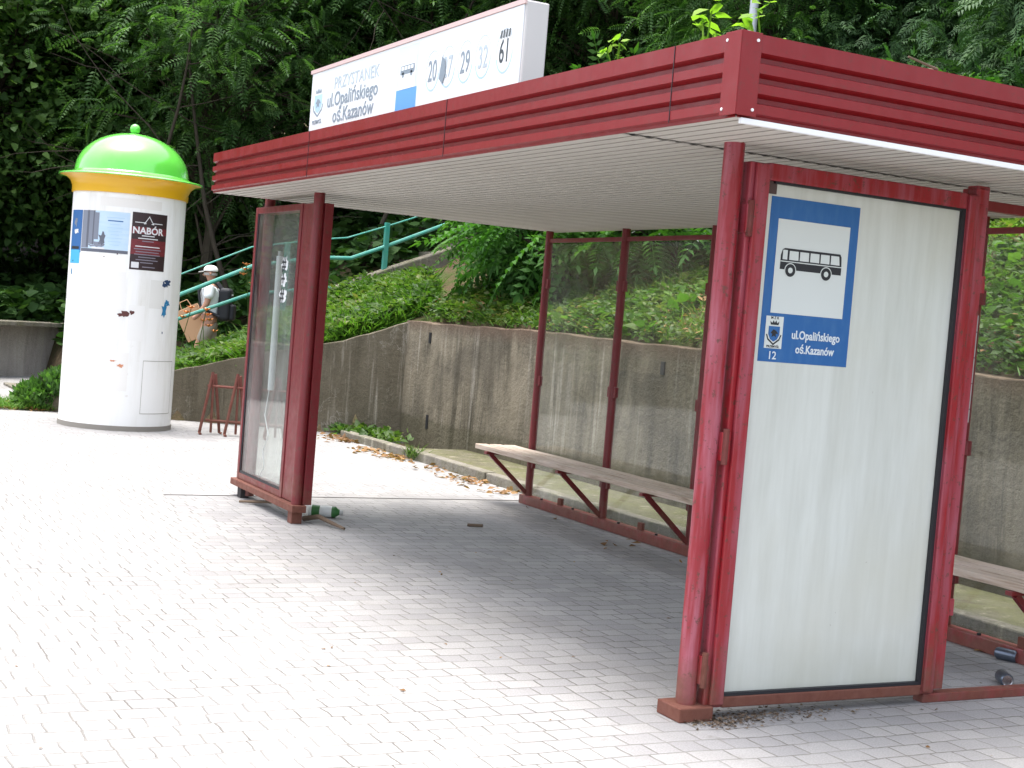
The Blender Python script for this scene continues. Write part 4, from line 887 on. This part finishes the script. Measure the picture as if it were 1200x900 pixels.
# leaning bare trunks and long crooked branches in front of the woods
def bare_tree(x, y, h, lean, seed, label):
    r = random.Random(seed); z = float(height(x, y)); e = empty('bare_tree', (x, y, z-.1), 0, label, 'tree', 'bare crooked stems before the woods')
    P = [Vector((0, 0, 0))]; d = Vector((0, lean, 1)).normalized(); n = 9
    for i in range(n): d = (d+Vector((r.uniform(-.12, .12), r.uniform(-.15, .15)+lean*.06, r.uniform(-.05, .1)))).normalized(); P.append(P[-1]+d*h/n)
    MB().tube(P, [.05*(1-.75*i/n) for i in range(n+1)], BARKG, 8).build('trunk', e, smooth=True)
    for k in range(9):
        i = 2+int(k*.75); p = P[i].copy(); dd = Vector((r.uniform(-.5, .5), r.choice((-1, 1))*r.uniform(.6, 1), r.uniform(-.1, .6))).normalized(); Q = [p.copy()]
        for j in range(6): dd = (dd+Vector((r.uniform(-.25, .25), r.uniform(-.2, .2), r.uniform(-.3, .25)))).normalized(); p = p+dd*h*.075; Q.append(p.copy())
        bm_ = MB(); bm_.tube(Q, [.012*(1-.75*j/6) for j in range(7)], BARKG, 6)
        q2 = [Q[3]]; dd = Vector((r.uniform(-.5, .5), r.uniform(-1, 1), r.uniform(-.4, .6))).normalized()
        for j in range(4): dd = (dd+Vector((r.uniform(-.3, .3), r.uniform(-.3, .3), r.uniform(-.3, .3)))).normalized(); q2.append(q2[-1]+dd*h*.05)
        bm_.tube(q2, [.008, .007, .006, .004, .003], BARKG, 5); bm_.build('branch', e, smooth=True)
bare_tree(-19.4, 3.8, 6.4, -.35, 3, 'bare crooked stem just left of the display case, leaning left'); bare_tree(-18.2, 5.4, 7.0, .30, 8, 'bare crooked stem above the railing post, leaning right')
bare_tree(-19.8, 2.0, 6.5, .12, 15, 'upright bare stem rising behind the person in the white cap')

# ------------------------------------------------------------ ground plants (nobody could count them)
def wherenp(x, y): return 600+1687*((x-4.91)*Rr[0]+(y+3.527)*Rr[1]-1.0*Rr[2])/((x-4.91)*F[0]+(y+3.527)*F[1])
def field(n, xr, yr, keep=None):
    x = rng.uniform(*xr, n*2); y = rng.uniform(*yr, n*2); k = np.ones(len(x), bool) if keep is None else keep(x, y); x, y = x[k][:n], y[k][:n]; return np.stack([x, y, height(x, y)], 1)
def clump_noise(x, y, s=1.0): return .5+.25*np.sin(x*1.9*s+1)*np.cos(y*2.3*s)+.25*np.sin(x*4.3*s+y*3.1*s)
def plants(name, P, size, hgt, tmpl, lm, up, kindlabel, spread=1.0):
    n = len(P); a = rng.uniform(0, 2*np.pi, n); fw_ = np.stack([np.cos(a)*spread, np.sin(a)*spread, np.full(n, up)+rng.normal(0, .3, n)], 1)
    nr = np.tile([0., 0, 1], (n, 1))+rng.normal(0, .4, (n, 3)); Q = P.copy(); Q[:, 2] += hgt*rng.uniform(0, 1, n)
    V, i, l = scatter(tmpl[0], tmpl[1], Q, basis(fw_, nr), size*rng.uniform(.5, 1.3, n)); return (V, i, l, lm)
def stuff(name, parts, label, cat):
    o = bpy.data.objects.new(name, raw_mesh(name, parts)); COL.objects.link(o); return tag(o, label, cat, kind='stuff')
bankL = lambda x, y: (x < wall_x(np.minimum(y, 3.73))-.25) & (wherenp(x, y) > 135) & (height(x, y) > .02)
bankR = lambda x, y: (y > 3.98)
g1 = field(22000, (-15.6, -11.5), (-.3, 5.2), lambda x, y: bankL(x, y) & (wherenp(x, y) < 500))
g1b = field(9000, (-13.6, -11.0), (0, 4.4), lambda x, y: (bankL(x, y) & (y < 4.2)))
g1[:, 2] -= .03
stuff('bank_grass', [plants('g', g1, .28, .02, BLADE, LGRASS, 1.0, ''), plants('g', g1[::14], .42, .02, BLADE, LGRASS, 1.3, ''), plants('g', g1[::2], .12, .24, RHOMB, LGRASS, .3, ''), plants('g', g1[::3], .10, .32, RHOMB, LWEED, .3, ''), plants('g', g1b, .26, .05, BLADE, LGRASS, .6, ''), plants('g', g1[:9000], .12, .30, RHOMB, LWEED, .2, '')], 'tall bright green grass on the bank behind the sloping wall', 'grass')
P = field(52000, (-12.2, 6), (3.95, 9.5), lambda x, y: (clump_noise(x, y) > .42))
P2 = field(20000, (-12.2, 6), (3.95, 9.5), lambda x, y: (clump_noise(x+5, y) > .55))
Pe = field(5200, (-11.6, 6), (3.86, 4.25), None); Pe[:, 2] = np.maximum(Pe[:, 2], 1.47)
P3 = field(16000, (-16, 6), (8.5, 16), None)
stuff('slope_weeds', [plants('w', P, .085, .20, RHOMB, LWEED, .25, ''), plants('w', P2[:6000], .24, .02, BLADE, LGRASS, .9, ''), plants('w', P2[6000:], .20, .02, BLADE, LWEED, .9, ''), plants('w', P3, .20, .35, LEAF6, LDARK, .3, ''),
      plants('w', Pe, .075, .14, RHOMB, LWEED, .4, ''), plants('w', Pe[::3], .14, .04, BLADE, LGRASS, .8, ''), plants('w', P[:9000], .13, .14, LEAF6, LGRASS, .4, ''), plants('w', P[:4000], .15, .10, LEAF6, LWEED, .4, '')], 'mixed weeds and ivy covering the slope above the retaining wall', 'weeds')
Pd = field(8000, (-12, 6), (3.9, 9.0), lambda x, y: clump_noise(x+2, y+1, .7) < .55); Pd[:, 2] += rng.uniform(.03, .16, len(Pd))
n = len(Pd); V, i, l = scatter(RHOMB[0], RHOMB[1], Pd, basis(rng.normal(0, 1, (n, 3))*[1, 1, .2], np.tile([0., 0, 1], (n, 1))+rng.normal(0, .3, (n, 3))), .07*rng.uniform(.5, 1.3, n))
stuff('slope_litter', [(V, i, l, LLIT)], 'brown dead leaves scattered between the weeds on the slope', 'leaf litter')
Pf = field(24000, (-30, -17.5), (-5, 12), lambda x, y: (height(x, y) > .5) & (clump_noise(x, y, .6) > .45))
stuff('wood_undergrowth', [plants('u', Pf, .20, .7, LEAF6, LDARK, .4, '')], 'dark low undergrowth beneath the trees of the woods', 'undergrowth')
# leaf litter along the kerb
def litter(n, x0, x1, y0, y1, sd_, z=.004):
    x = rng.uniform(x0, x1, n); t = (x-x0)/(x1-x0); y = y0+(y1-y0)*rng.beta(1.2, 2.6, n); Pp = np.stack([x, y, np.full(n, z)+rng.uniform(0, .02, n)], 1)
    k = (np.sin(x*3.1)+np.sin(x*7.3+1)+rng.normal(0, .6, n)) > 0; Pp = Pp[k]; m = len(Pp)
    return scatter(RHOMB[0], RHOMB[1], Pp, basis(rng.normal(0, 1, (m, 3))*[1, 1, .15], np.tile([0., 0, 1], (m, 1))+rng.normal(0, .45, (m, 3))), .075*rng.uniform(.5, 1.4, m))
V, i, l = litter(620, -11.6, -6.6, 2.82, 2.35, 1); V2, i2, l2 = litter(160, -11.9, -10.4, 3.1, 2.5, 2)
V3, i3, l3 = litter(60, -6.4, 0, 2.48, 1.9, 2)
stuff('kerb_litter', [(V, i, l, LLIT), (V2, i2, l2, LLIT), (V3, i3, l3, LLIT)], 'brown fallen leaves gathered along the kerb of the wall', 'leaf litter')
# debris by the light box foot
n = 700; x = rng.normal(.10, .05, n); y = np.abs(rng.normal(0, .35, n))*1.0+.02-rng.uniform(0, .1, n); P = np.stack([np.where(y > .25, x-.03, x), y, rng.uniform(.002, .012, n)], 1)
V, i, l = scatter(RHOMB[0], RHOMB[1], P, basis(rng.normal(0, 1, (n, 3))*[1, 1, .1], np.tile([0., 0, 1], (n, 1))+rng.normal(0, .4, (n, 3))), .016*rng.uniform(.3, 1.6, n))
n = 90; x = rng.uniform(-4, 4, n); y = rng.uniform(-3, 2.4, n); P = np.stack([x, y, np.full(n, .004)], 1)
V2, i2, l2 = scatter(RHOMB[0], RHOMB[1], P, basis(rng.normal(0, 1, (n, 3))*[1, 1, .1], np.tile([0., 0, 1], (n, 1))+rng.normal(0, .3, (n, 3))), .022*rng.uniform(.3, 1.4, n)**1.5)
LDEB = leaf_mat('dry_crumbs', [(.1, (.06, .04, .028)), (.5, (.14, .10, .07)), (.9, (.30, .24, .17))], .1, .8, .1)
stuff('floor_debris', [(V, i, l, LDEB), (V2, i2, l2, LLIT)], 'dry crumbs and bits of leaf on the paving at the foot of the light box', 'debris')
# weeds at the start of the kerb
P = np.stack([rng.normal(-11.75, .35, 700), rng.normal(3.25, .16, 700), np.full(700, .0)], 1)
P2 = np.stack([rng.normal(-9.35, .08, 120), rng.normal(2.83, .04, 120), np.full(120, .0)], 1)
stuff('kerb_weeds', [plants('k', P, .11, .10, RHOMB, LWEED, .5, ''), plants('k', P2, .14, .08, BLADE, LWEED, 1.2, '')], 'low green weeds in the corner where kerb and wall meet', 'weeds')
# shrub beside the column
SHB = empty('round_shrub', (-13.75, -.28, 0), label='bushy green shrub between the low wall and the advertising column', cat='shrub')
n = 5200; u = rng.normal(0, 1, (n, 3)); u /= np.linalg.norm(u, axis=1, keepdims=True); rr = rng.uniform(.5, 1, (n, 1))**.5
ctr = np.array([[0, .16, .28], [-.05, -.12, .12], [.0, .42, .42], [-.1, .3, .32]])[rng.integers(0, 4, n)]; P = ctr+u*rr*np.array([.28, .26, .22]); P = P[P[:, 2] > .01]; n = len(P)
V, i, l = scatter(RHOMB[0], RHOMB[1], P, basis(P*[1, 1, .6]+rng.normal(0, .3, (n, 3))+[0, 0, .5], rng.normal(0, 1, (n, 3))), .10*rng.uniform(.6, 1.2, n))
LSH = leaf_mat('shrub_leaves', [(.1, (.05, .12, .03)), (.5, (.09, .20, .045)), (.9, (.15, .28, .06))], .4)
o = bpy.data.objects.new('foliage', raw_mesh('foliage', [(V, i, l, LSH)])); COL.objects.link(o); o.parent = SHB
b = MB()
for k in range(7): a = k*.9; b.tube([(0, .1, 0), (math.cos(a)*.12, .1+math.sin(a)*.14, .25), (math.cos(a)*.26, .1+math.sin(a)*.3, .45)], [.015, .01, .004], BARK, 5)
b.build('stem', SHB)
P = np.stack([rng.uniform(-14.4, -13.5, 2600), rng.uniform(-1.3, -.2, 2600), np.zeros(2600)], 1); P = P[(P[:, 1] > -1.25+.6*(P[:, 0]+14.4)*.3)]
stuff('shrub_grass', [plants('k', P, .13, .04, BLADE, LGRASS, 1.0, ''), plants('k', P[:500], .08, .03, RHOMB, LLIT, .1, '')], 'short grass and fallen leaves around the shrub', 'grass')
# seedlings growing on the roof
def seedling(x, y, s, label):
    e = empty('seedling', (x, y, H+FH-.03), 0, label, 'plant', 'seedlings on the shelter roof'); r = np.random.default_rng(int(abs(x)*100))
    b = MB(); P = []; FW = []
    for k in range(4):
        a = r.uniform(0, 6.28); q = np.array([math.cos(a)*.10*s, math.sin(a)*.10*s, s*r.uniform(.22, .42)]); b.tube([(0, 0, 0), q*[.4, .4, .6], q], .004, LYEL, 5)
        for j in range(5): aa = a+(j-2)*.6; P.append(q); FW.append([math.cos(aa), math.sin(aa), .1-.1*abs(j-2)])
    b.build('stem', e); P = np.array(P); FW = np.array(FW); n = len(P); P = P+r.normal(0, .02, (n, 3))
    V, i, l = scatter(LEAF6[0], LEAF6[1], P, basis(FW+r.normal(0, .25, (n, 3))-[0, 0, .35], np.tile([0., 0, 1], (n, 1))+r.normal(0, .55, (n, 3))), .095*s*r.uniform(.7, 1.1, n))
    o = bpy.data.objects.new('leaves', raw_mesh('leaves', [(V, i, l, LYEL)])); COL.objects.link(o); o.parent = e
seedling(-.35, .05, .8, 'bright green seedling on the roof edge, largest of three beside the sign'); seedling(.0, .1, .7, 'bright seedling nearest the roof corner, standing between the sign and the corner'); seedling(-.75, -.15, .5, 'lowest bright seedling on the roof, nearest the sign box')
# daylilies by the railing
for k, (y, x, hh, lb) in enumerate(((1.72, -15.2, .95, 'orange daylily beside the column'), (1.95, -15.1, .85, 'orange daylily between the column and the cardboard bag'), (2.1, -15.3, .62, 'low orange daylily in front of the cardboard bag'), (2.86, -15.2, .9, 'orange daylily to the right of the backpack'), (2.75, -15.3, 1.25, 'tallest orange daylily, above the backpack'))):
    z = float(height(x, y)); e = empty('daylily', (x, y, z), k, lb, 'flower', 'orange daylilies along the railing'); b = MB()
    hh = hh*.95; b.tube([(0, 0, 0), (.03, .05, hh*.6), (.06, .12, hh)], .006, LWEED, 5); b.build('stem', e)
    P = []; FW = []
    for c in range(3):
        cpt = np.array([.06+.05*c, .12-.07*c, hh-.07*c])
        for j in range(6): aa = j*1.047; P.append(cpt); FW.append([math.cos(aa), math.sin(aa), .7])
    P = np.array(P); FW = np.array(FW); V, i, l = scatter(RHOMB[0], RHOMB[1], P, basis(FW, np.tile([0., 0, 1], (len(P), 1))), np.full(len(P), .085))
    o = bpy.data.objects.new('petals', raw_mesh('petals', [(V, i, l, FLO)])); COL.objects.link(o); o.parent = e
# white flowers on the slope
n = 90; P = field(n, (-11.2, -7.0), (5.0, 6.6), None); P[:, 2] += rng.uniform(.45, 1.0, n)
V, i, l = scatter(LEAF6[0], LEAF6[1], P, basis(rng.normal(0, 1, (n, 3)), np.tile([-.2, -.4, 1], (n, 1))), .06*rng.uniform(.5, 1.1, n)); stuff('white_blossom', [(V, i, l, FLW)], 'small white blossoms among the shrubs on the bank', 'flowers')
print('objects', len(bpy.data.objects), 'polys', sum(len(m.polygons) for m in bpy.data.meshes))
